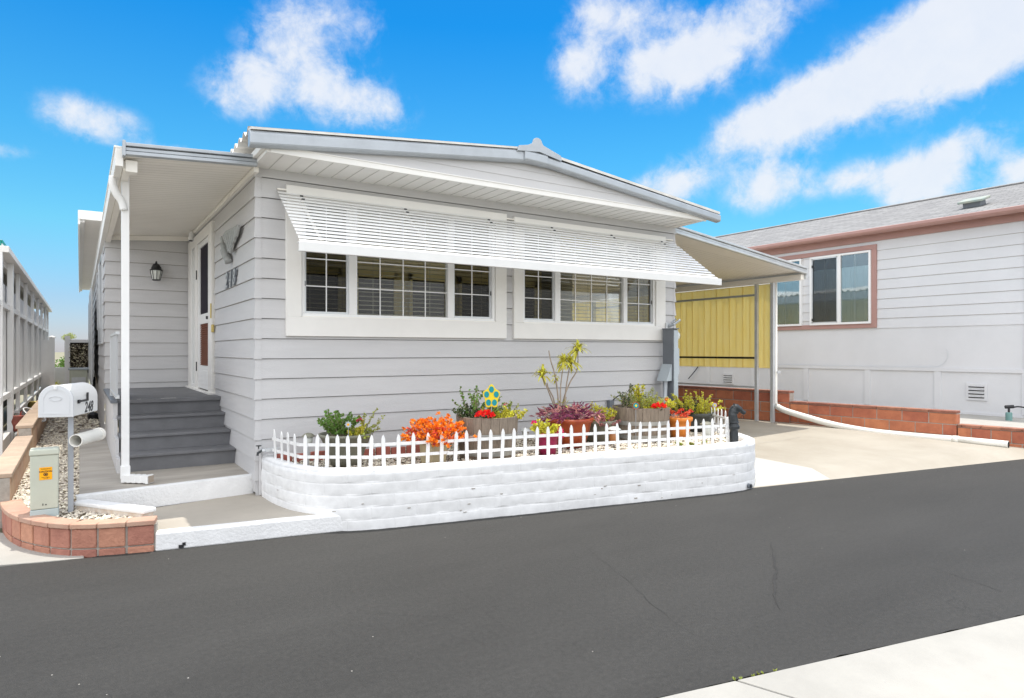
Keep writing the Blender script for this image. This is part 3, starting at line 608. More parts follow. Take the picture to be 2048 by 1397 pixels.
# ================================================================== MOBILE HOME
H = thing('mobile_home', (0,0,0), 'grey lap-sided mobile home with white trimmed windows, low gable and side porch', 'house')
WW = 5.83; ZT = 3.184; YB = 4.53; XL = -1.13; YE = 19
o1 = (.40,2.76,1.705,2.93); o2 = (3.10,5.44,1.70,2.93)
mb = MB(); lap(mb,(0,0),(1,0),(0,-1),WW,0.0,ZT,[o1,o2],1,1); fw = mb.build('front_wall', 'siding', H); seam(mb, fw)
mb = MB(); mb.box(0,WW,.0,.0029,-.02,ZT); 
mb = MB(); dop = (2.30,4.44,.80,3.02)
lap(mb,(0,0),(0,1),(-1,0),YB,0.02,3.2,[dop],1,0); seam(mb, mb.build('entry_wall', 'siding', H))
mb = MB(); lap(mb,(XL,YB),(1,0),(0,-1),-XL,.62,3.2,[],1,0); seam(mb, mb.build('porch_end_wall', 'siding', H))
mb = MB(); rw = (.8,3.1,1.55,2.85)
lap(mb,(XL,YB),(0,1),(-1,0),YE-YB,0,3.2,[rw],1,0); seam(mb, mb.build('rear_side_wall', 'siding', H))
mb = MB(); daylight_op = (.4,2.4,1.3,2.9)  # unseen opening added to let daylight into the front room
lap(mb,(WW,0),(0,1),(1,0),YE,0.0,3.2,[daylight_op],1,0); seam(mb, mb.build('carport_side_wall', 'siding', H))
mb = MB(); mb.add([(XL,YE,0),(WW,YE,0),(WW,YE,3.3),(XL,YE,3.3)], [(0,1,2,3)]); mb.build('rear_wall', 'siding', H)
# corner caps: a column of flared metal caps on each front corner, one per course
for side in (0, 1):
    mb = MB()
    for k in range(0, 16):
        za = Z0+k*SP; zb_ = min(za+SP-.004, ZT)
        if za > ZT-.02: break
        da, db = .0225, .0075
        if side == 0: mb.add([(-da,-da,za-.006),(.048,-da,za-.006),(.048,-db,zb_),(-db,-db,zb_),(-da,.02,za-.006),(-db,.02,zb_),(.048,0,za-.006),(0,.02,za-.006)], [(0,1,2,3),(4,0,3,5),(0,4,7,6,1)])
        else: mb.add([(WW+da,-da,za-.006),(WW-.03,-da,za-.006),(WW-.03,-db,zb_),(WW+db,-db,zb_),(WW+da,.02,za-.006),(WW+db,.02,zb_)], [(0,1,2,3),(4,0,3,5)])
    mb.build('corner_cap', 'siding', H)
# skirt board bottom
mb = MB(); mb.box(.0,.05,-.012,.03,-.03,.12); mb.box(-.012,0,.0,.10,.0,.12); mb.build('skirt_foot', 'siding', H)
# ---- soffit, fascia, gable, rake
YF = -.60; XA, XB = .005, 5.79
mb = MB(); mb.add([(XA,YF,ZT),(XB,YF,ZT),(WW+.03,.0,ZT),(-.03,.0,ZT)], [(0,1,2,3)]); sof = mb.build('soffit', 'white', H)
mb = MB(); x = XA+.11
while x < XB: mb.box(x-.003,x+.003,YF+.01,-.03,ZT-.004,ZT-.001); x += .155
mb.build('soffit_groove', mat('soffit_seam', (.55,.54,.51), .7), sof)
mb = MB(); mb.box(XA-.01,XB+.01,YF-.022,YF,ZT-.008,ZT+.05); mb.box(XA+.03,XB-.03,YF-.03,YF-.022,ZT+.046,ZT+.058); mb.build('fascia', 'white', H, bevel=.003)
RX0, RX1, RXM = -.20, 6.00, 2.93; RZE, RZP = 3.335, 3.665
def rz(x): return RZE+(RZP-RZE)*(1-abs(x-RXM)/(RXM-RX0)) if x < RXM else RZE-.03+(RZP-RZE+.03)*(1-(x-RXM)/(RX1-RXM))
mb = MB(); gb = []
for (za, zb_, y) in ((3.238,3.335,-.612),(3.335,3.43,-.606),(3.43,3.53,-.600),(3.53,3.62,-.594)):
    def xl(z): return max(XA, RXM-(RXM-RX0)*(1-(z-(RZE-.085))/(RZP-RZE)))
    def xr(z): return min(XB, RXM+(RX1-RXM)*(1-(z-(RZE-.115))/(RZP-RZE+.03)))
    z1_ = min(zb_, RZP-.03)
    if xl(za) < xr(za): mb.add([(xl(za)-.02,y-.012,za),(xr(za)+.02,y-.012,za),(xr(z1_)+.02,y,z1_),(xl(z1_)-.02,y,z1_)], [(0,1,2,3)]); mb.add([(xl(za)-.02,y-.012,za),(xr(za)+.02,y-.012,za),(xr(za)+.02,y+.01,za),(xl(za)-.02,y+.01,za)], [(0,1,2,3)])
mb.build('gable_siding', 'siding', H)
# eave end box on the left
mb = MB(); mb.box(-.035,.004,YF-.01,-.005,ZT-.005,3.235); mb.box(-.075,-.035,YF-.005,-.005,3.215,3.275); mb.build('eave_board', 'white', H, bevel=.003)
# corrugated roof, ribs running down each slope
def roof(mb, xa, xb, y0, y1, z_at, off, amp=.030, pitch=.2, th=.006):
    n = int((y1-y0)/pitch*8)
    xsr = [xa, xb]
    for xi in range(2):
        pass
    vs = []
    for i in range(n+1):
        y = y0+(y1-y0)*i/n; w = math.cos(2*pi*(y-y0)/pitch); w = math.copysign(abs(w)**.6, w)*amp
        vs += [(xa,y,z_at(xa)+w+off),(xb,y,z_at(xb)+w+off),(xa,y,z_at(xa)+w+off-th),(xb,y,z_at(xb)+w+off-th)]
    fs = []
    for i in range(n): a_ = i*4; b_ = a_+4; fs += [(a_,a_+1,b_+1,b_),(a_+2,b_+2,b_+3,a_+3),(a_,b_,b_+2,a_+2),(a_+1,a_+3,b_+3,b_+1)]
    mb.add(vs, fs)
mb = MB(); roof(mb, RX0+.005, RXM, -.60, YE+.3, rz, .018); roof(mb, RXM, RX1-.01, -.60, YE+.3, rz, .0); rf = mb.build('roof', 'roofwhite', H, smooth=False)
# rake gutters: rounded grey channel
def channel(mb, a, b, w, h, lip=.02):
    # profile in (depth toward -y, z): C shape with rolled lip
    prof = [(0,h*.5),(w*.35,h*.5),(w*.8,h*.42),(w,h*.25),(w,-h*.30),(w*.9,-h*.42),(w*.6,-h*.5),(0,-h*.5)]
    vs = []
    for p in (a, b): vs += [(p[0], p[1]-d_, p[2]+z_) for d_, z_ in prof]
    n = len(prof); mb.add(vs, [(i,i+1,n+i+1,n+i) for i in range(n-1)]+[tuple(range(n))[::-1], tuple(range(n,2*n))]+[(n-1,0,n,2*n-1)])
mb = MB(); channel(mb, (RX0,-.615,RZE-.075), (RXM-.05,-.615,RZP-.075), .085, .15); fixn(mb.build('rake_gutter', 'greymetal', H, smooth=False, bevel=.006))
mb = MB(); channel(mb, (RXM-.12,-.618,RZP-.085), (RX1,-.618,RZE-.105), .09, .115); fixn(mb.build('rake_gutter', 'greymetal', H, bevel=.006))
mb = MB(); mb.add([(RX0+.01,-.7,RZE-.004),(RXM,-.7,RZP-.004),(RXM,-.58,RZP+.018),(RX0+.01,-.58,RZE+.018),(RX0+.01,-.7,RZE+.016),(RXM,-.7,RZP+.016),(RXM,-.58,RZP+.03),(RX0+.01,-.58,RZE+.03)], [(3,2,1,0),(4,5,6,7),(0,1,5,4),(1,2,6,5),(2,3,7,6),(3,0,4,7)])
mb.add([(RXM,-.7,RZP-.032),(RX1-.01,-.7,RZE-.055),(RX1-.01,-.58,RZE-.02),(RXM,-.58,RZP+.0),(RXM,-.7,RZP-.002),(RX1-.01,-.7,RZE-.022),(RX1-.01,-.58,RZE-.002),(RXM,-.58,RZP+.02)], [(3,2,1,0),(4,5,6,7),(0,1,5,4),(1,2,6,5),(2,3,7,6),(3,0,4,7)]); mb.build('rake_flashing', 'roofwhite', H)
mb = MB(); cap = [(2.60,3.60),(2.62,3.66),(2.74,3.685),(2.80,3.715)]+[(2.87+.062*cos(pi-k*pi/8), 3.735+.05*sin(k*pi/8)) for k in range(9)]+[(2.955,3.71),(3.20,3.635),(3.21,3.575),(2.90,3.63)]
mb.prism([(x,-.725,z-.0) for x, z in cap], (0,.02,0)); fixn(mb.build('ridge_cap', 'greymetal', H, bevel=.003))
mb = MB(); mb.add([(2.6,-.70,3.64),(2.87,-.70,3.70),(3.2,-.70,3.615),(3.2,YE,3.615),(2.87,YE,3.70),(2.6,YE,3.64)], [(0,1,4,5),(1,2,3,4)]); mb.build('ridge_flashing', 'greymetal', H)
mb = MB(); channel(mb, (2.70,-.622,3.575), (3.02,-.622,3.56), .10, .14); fixn(mb.build('gutter_sleeve', 'greymetal', H, bevel=.006))
# ---- windows
def window(W0, trim, op, mulls, ztop=2.95):
    (tx0,tx1,tz0,tz1), (ox0,ox1,oz0,oz1) = trim, op
    mb = MB(); Y0_, Y1_ = -.052, .0
    mb.box(tx0,tx1,Y0_,Y1_,tz0,oz0-.002); mb.box(tx0,ox0-.002,Y0_,Y1_,oz0-.002,tz1-.11); mb.box(ox1+.002,tx1,Y0_,Y1_,oz0-.002,tz1-.11); mb.box(tx0,tx1,Y0_-.003,Y1_,tz1-.11,tz1)
    w = mb.build('window', 'white', H, bevel=.003)
    oz1 = tz1-.11
    # recessed vinyl frame
    fr = MB(); fz = .035; y0, y1 = -.03, .05
    fr.box(ox0,ox1,y0,y1,oz0,oz0+fz); fr.box(ox0,ox1,y0,y1,oz1-fz,oz1); fr.box(ox0,ox0+fz,y0,y1,oz0+fz,oz1-fz); fr.box(ox1-fz,ox1,y0,y1,oz0+fz,oz1-fz)
    for (a_,b_) in mulls: fr.box(a_,b_,y0+.002,y1,oz0+fz,oz1-fz)
    fr.build('frame', 'vinyl', w, bevel=.003)
    edges = [ox0+fz]+[q for m_ in mulls for q in m_]+[ox1-fz]
    zb0, zt0 = oz0+fz, oz1-fz
    for i in range(3):
        xa, xb = edges[2*i], edges[2*i+1]; side = i != 1
        if side:
            s_ = MB(); f_ = .022; s_.box(xa,xb,.0,.025,zb0,zb0+f_); s_.box(xa,xb,.0,.025,zt0-f_,zt0); s_.box(xa,xa+f_,.0,.025,zb0+f_,zt0-f_); s_.box(xb-f_,xb,.0,.025,zb0+f_,zt0-f_)
            s_.build('sash', 'ltmetal', w)
            xa2, xb2 = xa+f_, xb-f_
        else: xa2, xb2 = xa, xb
        p_ = MB(); p_.box(xa2,xb2,.018,.022,zb0,zt0); p_.build('pane', 'sglass' if side else 'glass', w)
        g_ = MB(); cols = 2 if side else 4
        for c in range(1, cols): xx = xa2+(xb2-xa2)*c/cols; g_.box(xx-.0055,xx+.0055,.008,.0165,zb0,zt0)
        for r in range(1, 4): zz = zb0+(zt0-zb0)*r/4; g_.box(xa2,xb2,.0085,.016,zz-.0055,zz+.0055)
        g_.build('muntins', 'vinyl', w)
        if side:
            k_ = MB(); xx = xa+.004 if i == 0 else xb-.012; k_.box(xx,xx+.010,-.008,.0,zb0+.28,zb0+.33); k_.build('latch', 'black', w)
    bl = MB(); z = zb0+.02
    while z < zt0:
        tilt = .006 if z < zb0+.62 else .013
        bl.add([(ox0+.03,.085,z-tilt),(ox1-.03,.085,z-tilt),(ox1-.03,.125,z+tilt*.6),(ox0+.03,.125,z+tilt*.6),(ox0+.03,.085,z-tilt-.002),(ox1-.03,.085,z-tilt-.002),(ox1-.03,.125,z+tilt*.6-.002),(ox0+.03,.125,z+tilt*.6-.002)], [(0,1,2,3),(7,6,5,4),(0,4,5,1)]); z += .048
    for c in range(0, 7):
        xx = ox0+.12+(ox1-ox0-.24)*c/6; bl.box(xx-.0015,xx+.0015,.083,.086,zb0,zt0)
    bl.build('blind', 'blind', w)
    sl_ = MB(); sl_.box(ox0+.005,ox1-.005,-.05,-.03,oz0-.012,oz0+.006); sl_.build('sill', 'cream', w)
    return w
window(0, (.277,2.888,1.535,3.045), (.43,2.731,1.735,2.93), [(.932,1.019),(2.101,2.179)])
window(0, (2.997,5.603,1.535,3.025), (3.131,5.413,1.735,2.93), [(3.640,3.725),(4.815,4.885)])
# room behind the glass
mb = MB(); mb.add([(.05,3.2,.85),(5.75,3.2,.85),(5.75,3.2,3.1),(.05,3.2,3.1)], [(0,1,2,3)]); mb.add([(.03,.13,.85),(.03,3.2,.85),(.03,3.2,3.1),(.03,.13,3.1)], [(0,1,2,3)])
mb.add([(.05,.13,.85),(5.75,.13,.85),(5.75,3.2,.85),(.05,3.2,.85)], [(0,1,2,3)]); mb.add([(.05,.13,3.1),(5.75,.13,3.1),(5.75,3.2,3.1),(.05,3.2,3.1)], [(0,1,2,3)])
iw = mb.build('interior_wall', 'tanwall', H)
mb = MB(); fr2 = MB()
for i in range(6):
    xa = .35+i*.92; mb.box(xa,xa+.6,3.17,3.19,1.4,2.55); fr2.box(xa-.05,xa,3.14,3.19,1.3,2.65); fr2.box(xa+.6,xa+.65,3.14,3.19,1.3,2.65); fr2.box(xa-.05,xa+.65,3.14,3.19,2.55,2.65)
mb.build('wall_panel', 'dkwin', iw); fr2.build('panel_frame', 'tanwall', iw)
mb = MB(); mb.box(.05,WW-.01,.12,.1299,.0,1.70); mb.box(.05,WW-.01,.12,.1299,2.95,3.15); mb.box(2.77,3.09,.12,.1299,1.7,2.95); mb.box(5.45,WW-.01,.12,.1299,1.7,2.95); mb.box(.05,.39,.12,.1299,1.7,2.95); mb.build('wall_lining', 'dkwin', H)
# ---- entry: door and sidelight on the x=0 wall
mb = MB(); T = .055
def xb(mb, y0, y1, z0, z1, x0=-.05, x1=.0): mb.box(x0, x1, y0, y1, z0, z1)
mb = MB(); xb(mb,2.31,2.60,.83,2.97); mb.v = []; mb.f = []
xb(mb,2.32,2.575,.83,2.90); xb(mb,2.32,4.45,2.90,3.04); xb(mb,4.12,4.45,.83,2.90); xb(mb,3.52,3.76,.83,2.90); dfz = mb.build('door_frame', 'white', H, bevel=.004)
mb = MB(); xb(mb,2.58,3.515,.86,2.895,-.035,-.005); mb.v=[]; mb.f=[]
y0,y1 = 2.585,3.51; zlev = [.87,.90,1.17,1.19,1.74,1.90,2.83,2.89]
xb(mb,y0,y0+.035,.87,2.89,-.04,-.01); xb(mb,y1-.14,y1,.87,2.89,-.04,-.01); xb(mb,y0+.035,y1-.14,2.82,2.89,-.04,-.01); xb(mb,y0+.035,y1-.14,1.755,1.89,-.04,-.01); xb(mb,y0+.035,y1-.14,.87,1.185,-.04,-.01)
dr = mb.build('screen_door', 'vinyl', H, bevel=.003)
mb = MB(); xb(mb,y0+.035,y1-.14,1.89,2.82,-.024,-.016); mb.build('screen_panel', 'screen', dr)
mb = MB(); z = 1.19
while z < 1.75: mb.add([(-.030,y0+.035,z),(-.030,y1-.14,z),(-.014,y1-.14,z+.03),(-.014,y0+.035,z+.03),(-.012,y0+.035,z),(-.012,y1-.14,z)], [(0,1,2,3),(0,4,5,1)]); z += .03
xb(mb,y0+.035,y1-.14,1.185,1.756,-.0115,-.009); mb.build('louver_panel', 'louver', dr)
mb = MB(); xb(mb,y0+.10,y1-.22,.93,1.12,-.046,-.038); mb.build('kick_panel', 'vinyl', dr, bevel=.003)
mb = MB(); xb(mb,y0+.06,y1-.16,.855,.868,-.038,-.01); mb.build('door_sweep', 'black', dr)
for zz in (1.10,1.12+1.28): MB().box(-.062,-.045,3.53,3.56,zz,zz+.13).build('hinge', 'black', dr)
MB().box(-.07,-.04,2.595,2.62,1.80,1.84).build('handle', 'black', dr)
mb = MB(); xb(mb,3.84,4.10,.90,2.86,-.03,-.02); sg = mb.build('sidelight', 'frostglass', H)
mb = MB(); xb(mb,3.76,3.80,.9,2.9,-.045,0); xb(mb,4.08,4.12,.9,2.9,-.045,0); xb(mb,3.93,3.96,.9,2.9,-.04,-.01); xb(mb,3.76,4.12,.83,.9,-.048,0); mb.build('sidelight_frame', 'vinyl', sg)
mb = MB(); xb(mb,2.3,4.46,.80,.853,-.09,-.0); mb.build('threshold', 'white', H, bevel=.004)
mb = MB(); mb.box(-.06,-.045,2.315,2.35,1.80,1.99); mb.build('bell_plate', 'brass', H, bevel=.006)
mb = MB(); mb.box(-.055,-.02,2.27,2.31,1.62,1.72); mb.build('door_chime', 'brass', H, bevel=.01)
# ---- porch roof
def pz(x): return 3.16+(x)*(.085/1.15)
mb = MB(); xi = -1.12
mb.add([(0,-.16,pz(0)),(xi,-.16,pz(xi)),(xi,YB,pz(xi)),(0,YB,pz(0)),(0,-.16,pz(0)+.05),(xi,-.16,pz(xi)+.05),(xi,YB,pz(xi)+.05),(0,YB,pz(0)+.05)], [(0,1,2,3),(7,6,5,4),(1,5,6,2)]); pr_ = mb.build('porch_roof', 'cream', H)
mb = MB(); x = -.08
y = -.1
while y < YB: mb.box(xi+.01,-.01,y-.0025,y+.0025,0,0.001); y += .10
mb.v = [(a_,b_,pz(a_)-.0012+c_) for a_,b_,c_ in mb.v]; mb.build('ceiling_seams', mat('ceiling_seam', (.60,.57,.5), .6), pr_)
def gchan(mb, x0, x1, y, z0, z1): channel2(mb, x0, x1, y, z0, z1)
mb = MB()
for (dz0, dz1, dd) in ((-.0,.038,.055),(.038,.075,.04),(.075,.112,.058)):
    A_ = [(-1.125,pz(-1.10)-.005),(-.03,pz(-.03)-.015)]
    vs = []
    for (x_, z_) in A_: vs += [(x_,-.16,z_+dz0),(x_,-.16-dd,z_+dz0+.004),(x_,-.16-dd,z_+dz1-.004),(x_,-.16,z_+dz1)]
    mb.add(vs, [(0,1,5,4),(1,2,6,5),(2,3,7,6),(3,2,1,0),(4,5,6,7),(3,0,4,7)])
mb.box(-1.14,-1.115,-.225,-.14,pz(-1.1)-.015,pz(-1.1)+.12); fixn(mb.build('front_beam', 'greymetal', pr_, bevel=.004))
mb = MB(); mb.box(-1.19,-1.13,-.15,YE+.2,2.985,3.14); mb.box(-1.2,-1.125,-.15,YE+.2,3.14,3.16); sg = mb.build('side_gutter', 'white', pr_, bevel=.004)
mb = MB(); mb.prism([(-1.12,YB-.035,pz(-1.12)-.075),(-.01,YB-.035,pz(0)-.075),(-.01,YB-.035,pz(0)-.004),(-1.12,YB-.035,pz(-1.12)-.004)], (0,.012,0)); mb.box(-1.128,-1.07,-.07,YB,2.972,3.055); mb.build('ceiling_trim', 'cream', pr_)
mb = MB(); mb.box(-.05,-.005,-.14,YB,3.105,3.15); mb.build('wall_ledger', 'cream', pr_)
MB().box(-1.11,-1.02,-.10,-.0,2.96,3.06).build('beam_end', 'cream', pr_)
mb = MB(); mb.box(-1.121,-1.056,.36,.42,.26,3.02); pst = mb.build('porch_post', 'vinyl', H, bevel=.004)
# downspout elbow at the top and splash elbow at the foot
mb = MB(); mb.tube(smoothpath([(-1.19,.34,3.0),(-1.19,.34,2.92),(-1.16,.345,2.84),(-1.12,.35,2.78),(-1.10,.352,2.70)],4), .034, 10); dsp = mb.build('downspout', 'vinyl', H, smooth=True)
mb = MB()
for k in range(9): 
    q = k/8; mb.obox((-1.09+.17*q+.0,.36-.17*q*.9,.195), (1,-.9,0), (.9,1,0), (0,0,1), .016, .040-(k%2)*.003, .036-(k%2)*.003)
mb.obox((-1.09,.37,.25), (1,0,0), (0,1,0), (0,0,1), .04, .036, .06); mb.obox((-.905,.19,.195), (1,-.9,0), (.9,1,0), (0,0,1), .012, .043, .040); mb.build('splash_elbow', 'vinyl', dsp, bevel=.004)
MB().obox((-.892,.178,.195), (1,-.9,0), (.9,1,0), (0,0,1), .002, .034, .031).build('outlet', 'plywood', dsp)
# rear wing eave, window with shutters
mb = MB(); mb.box(-1.46,-1.13,4.9,18.6,3.42,3.47); mb.box(-1.47,-1.44,4.9,18.6,3.26,3.47); mb.box(-1.46,-1.13,4.88,4.9,3.335,3.47); mb.box(-1.44,-1.385,4.93,18.6,3.30,3.36); ev = mb.build('rear_eave', 'white', H, bevel=.003)
MB().box(-1.385,-1.13,4.95,18.5,3.345,3.36).build('eave_soffit', 'cream', ev)
WY0, WY1 = YB+.8, YB+3.1
mb = MB(); mb.box(-1.165,-1.11,WY0,WY1,1.5,1.55); mb.box(-1.165,-1.11,WY0,WY1,2.85,2.9); mb.box(-1.165,-1.11,WY0,WY0+.06,1.55,2.85); mb.box(-1.165,-1.11,WY1-.06,WY1,1.55,2.85); mb.box(-1.16,-1.11,(WY0+WY1)/2-.04,(WY0+WY1)/2+.04,1.55,2.85); sw = mb.build('window', 'ltmetal', H)
MB().box(-1.13,-1.12,WY0+.05,WY1-.05,1.55,2.85).build('pane', 'screen', sw)
MB().bar((-1.185,WY0+.1,1.75),(-1.20,WY0+.1,2.75),.02,.02).build('awning_arm', 'ltmetal', sw); MB().bar((-1.185,WY0+1.5,1.75),(-1.20,WY0+1.5,2.75),.02,.02).build('awning_arm', 'ltmetal', sw)
# sheet-metal storm panels further back
mb = MB(); y = 8.4
while y < 12.6: mb.box(-1.27,-1.235,y,y+.5,.72,2.55+.1*math.sin(y*3)); y += .52
mb.build('storm_panel', 'ltmetal', H, bevel=.01)
# ledge of the unseen opening added to light the front room
MB().box(WW-.02,WW+.01,.4,2.4,1.25,1.3).build('added_opening_ledge', 'white', H)
# ================================================================== fixtures on the house
# porch steps
t = thing('porch_steps', (-.5,2.5,.15), 'four dark grey painted wooden porch steps and landing with a white streak', 'steps')
lv = [(1.89,.832),(1.60,.662),(1.26,.493),(.967,.325)]
mb = MB(); mb.box(XL+.01,-.005,1.86,YB-.005,.79,.832); mb.build('deck', 'step', t, bevel=.004)
for i, (y, z) in enumerate(lv):
    yb = lv[i-1][0] if i else None
    if i: MB().box(-1.10,-.006,y-.02,yb+.03,z-.03,z).build('tread', 'step', t, bevel=.006)
    zl = lv[i+1][1] if i < 3 else .15
    MB().box(-1.09,-.008,y+.012,y+.035,zl-.002,z-(.03 if i else .042)).build('riser', 'step', t, bevel=.003)
for i, (y, z) in enumerate(lv):
    zl = lv[i+1][1] if i < 3 else .15
    if i == 0: MB().box(-1.135,-1.091,1.84,YB-.03,.0,.80).build('side_panel', 'siding', t)
    y0 = lv[i][0]; y1 = lv[i-1][0] if i else 1.84
    if i: MB().box(-1.134,-1.102,y0-.01,y1,.10,z-.031).build('side_panel', 'siding', t)
mb = MB(); mb.box(-1.16,-1.095,1.80,YB-.02,.80,.836); mb.build('deck_edge', 'elgrey', t, bevel=.003)
mb = MB(); mb.box(-.66,-.50,1.855,1.865,.8325,.8340); mb.box(-.9,-.86,1.88,1.89,.8325,.8335); mb.build('paint_scuff', 'white', t)
# privacy panel on the deck edge
t = thing('privacy_panel', (-1.12,2.0,.86), 'low grey framed privacy panel at the left edge of the porch deck', 'railing')
mb = MB(); mb.box(-1.13,-1.115,1.15,2.6,.92,1.56); mb.build('infill', mat('grey_panel', (.42,.43,.44), .6), t)
mb = MB(); mb.bar((-1.122,1.1,1.57),(-1.122,2.62,1.57),.035,.03); mb.bar((-1.122,1.1,.91),(-1.122,2.62,.91),.035,.03); mb.box(-1.14,-1.105,2.58,2.62,.84,1.56); mb.build('rail_frame', 'ltmetal', t)
# lantern
t = thing('wall_lantern', (-.49,YB-.1,2.45), 'black coach lantern with frosted panes on the porch end wall', 'wall light')
lx, ly = -.49, YB-.155
mb = MB(); mb.tube([(lx,YB-.02,2.62),(lx,YB-.06,2.66),(lx,ly,2.66)], .012, 8); mb.box(lx-.035,lx+.035,YB-.035,YB-.02,2.54,2.70); mb.build('bracket', 'black', t)
mb = MB(); mb.lathe((lx,ly,2.585), [(.088,0),(.088,.012),(.070,.02),(.066,.045),(.05,.08),(.025,.105),(.012,.112),(.012,.12),(.016,.127),(.004,.142)], 16); mb.build('cap', 'black', t, smooth=True)
mb = MB(); mb.lathe((lx,ly,2.445), [(.05,0),(.060,.05),(.072,.10),(.075,.139)], 8); mb.build('glass_shade', 'frostglass', t)
mb = MB()
for k in range(8): a_ = 2*pi*k/8; mb.tube([(lx+r_*cos(a_),ly+r_*sin(a_),2.445+z_) for r_, z_ in ((.053,0),(.063,.05),(.075,.10),(.079,.139))], .0045, 5)
mb.lathe((lx,ly,2.435),[(.045,0),(.058,.004),(.058,.014),(.05,.016)],16); mb.build('cage', 'black', t)
# bird ornament
t = thing('bird_ornament', (-.03,1.1,2.37), 'grey sculpted bird with raised wing fixed on the entry wall above the number', 'wall ornament')
mb = MB(); wing = [(.512,2.672),(.53,2.70),(.809,2.715),(1.21,2.740),(1.382,2.718),(1.27,2.63),(1.169,2.574),(1.05,2.49),(.965,2.452),(.90,2.50),(.86,2.50),(.809,2.545),(.75,2.545),(.695,2.587),(.62,2.59),(.56,2.635)]
mb.prism([(-.075,y,z) for y, z in wing], (.03,0,0)); fixn(mb.build('wing', 'skin_grey', t, bevel=.008))
mb = MB()
for i in range(7):
    a_ = lerp((1.30,2.705),(.60,2.68),i/6); b_ = lerp((1.03,2.47),(.62,2.60),i/6); mb.tube([(-.076,a_[0],a_[1]),(-.077,b_[0],b_[1])], .004, 5); mb.build('feather_ridge', 'skin_grey', t) if i < 6 else None; mb = MB() if i < 6 else mb
mb.build('feather_ridge', 'skin_grey', t)
mb = MB(); mb.tube(smoothpath([(-.045,1.60,2.725),(-.05,1.50,2.63),(-.055,1.38,2.54),(-.06,1.26,2.47),(-.06,1.15,2.42),(-.06,1.10,2.38)],4), [.012]*4+[.03]*4+[.045]*4+[.045]*4+[.04]*4+[.03], 8); mb.build('body', 'skin_grey', t, smooth=True)
mb = MB(); mb.prism([(-.06,1.58,2.735),(-.06,1.62,2.71),(-.06,1.46,2.57),(-.06,1.36,2.55)], (.02,0,0)); mb.tube([(-.07,1.17,2.42),(-.075,1.14,2.365)], [.028,.018], 8); mb.build('tail_and_head', 'skin_grey', t)
# house number
t = thing('house_number', (-.02,1.15,2.12), 'grey metal script numerals on the entry wall beside the door', 'house number')
for i, ch in enumerate('248'):
    mb = MB(); put_text(mb, ch, .245, (-.030,1.36-i*.215,2.112), (0,-1,0), (0,0,1), .008, shear=.3, bold=.008); 
    mb.v = [(x_,y_,z_) for x_,y_,z_ in mb.v]; mb.build('numeral', 'elgrey' if True else '', t)
    mb = MB(); put_text(mb, ch, .245, (-.041,1.36-i*.215,2.112), (0,-1,0), (0,0,1), .002, shear=.3, bold=-.001); mb.build('numeral_face', 'ltmetal', t)
# camera
t = thing('security_camera', (-.06,3.9,3.02), 'small white cylindrical security camera above the entry door', 'camera')
mb = MB(); mb.tube([(-.07,3.92,3.12),(-.085,3.88,3.00)], [.036,.036], 14); mb.build('housing', 'vinyl', t, smooth=False)
mb = MB(); mb.tube([(-.0852,3.8795,2.9985),(-.0856,3.8785,2.994)], [.025,.025], 14); mb.build('lens', 'black', t)
mb = MB(); mb.tube([(-.02,3.9,3.13),(-.06,3.92,3.12)], .012, 8); mb.build('mount', 'vinyl', t)
# floodlight bracket
t = thing('lamp_bracket', (5.6,-.05,1.72), 'small grey lamp holder bracket on the corner of the right window trim', 'bracket')
MB().box(5.59,5.67,-.075,-.055,1.70,1.79).build('plate', 'ltmetal', t, bevel=.006)
mb = MB(); mb.tube([(5.64,-.075,1.735),(5.67,-.13,1.76)], [.022,.02], 10); mb.tube([(5.67,-.13,1.76),(5.78,-.16,1.83)], [.022,.016], 10); mb.tube([(5.66,-.1,1.78),(5.72,-.14,1.845)], [.012,.012], 8); mb.build('arm', 'greymetal', t)
# ---- slatted awning
t = thing('window_awning', (3,-.4,2.3), 'long white slatted aluminium awning spanning both front windows', 'awning')
AX0, AX1 = .19, 5.76; NS = 15; ya, za, yb, zb_ = -.045, 2.965, -.835, 2.375
mb = MB(); tl = rad(27)
for i in range(NS):
    q = i/(NS-1); y = ya+(yb-ya)*q; z = za+(zb_-za)*q
    dy, dz_ = -cos(tl)*.0245, -sin(tl)*.0245
    P = [(y-dy*1.0, z-dz_*1.0), (y-dy*.3, z-dz_*.3+.004), (y+dy*.5, z+dz_*.5+.004), (y+dy, z+dz_-.002), (y+dy-.002, z+dz_-.008)]
    P2 = [(p[0], p[1]-.0015) for p in P]
    vs = [(AX0,p[0],p[1]) for p in P]+[(AX1,p[0],p[1]) for p in P]+[(AX0,p[0],p[1]) for p in P2]+[(AX1,p[0],p[1]) for p in P2]
    fs = [(k,k+1,5+k+1,5+k) for k in range(4)]+[(10+k,15+k,15+k+1,10+k+1) for k in range(4)]+[(4,9,19,14),(0,10,15,5)]+[(k,10+k,11+k,k+1) for k in range(4)]+[(5+k,6+k,16+k,15+k) for k in range(4)]
    mb.add(vs, fs)
fixn(mb.build('slats', 'awnwhite', t))
mb = MB(); mb.box(AX0-.02,AX1+.02,yb-.065,yb-.045,2.268,2.355); mb.box(AX0-.02,AX1+.02,yb-.045,yb+.0,2.345,2.356); mb.box(AX0-.02,AX1+.02,yb-.045,yb-.02,2.268,2.276); mb.build('front_rail', 'awnwhite', t, bevel=.003)
for x in (.42,1.55,2.62,3.55,4.55,5.5):
    m_ = MB(); m_.bar((x,ya+.02,za-.045),(x,yb+.01,zb_-.035),.012,.03); m_.build('support_bar', 'cream', t)
mb = MB()
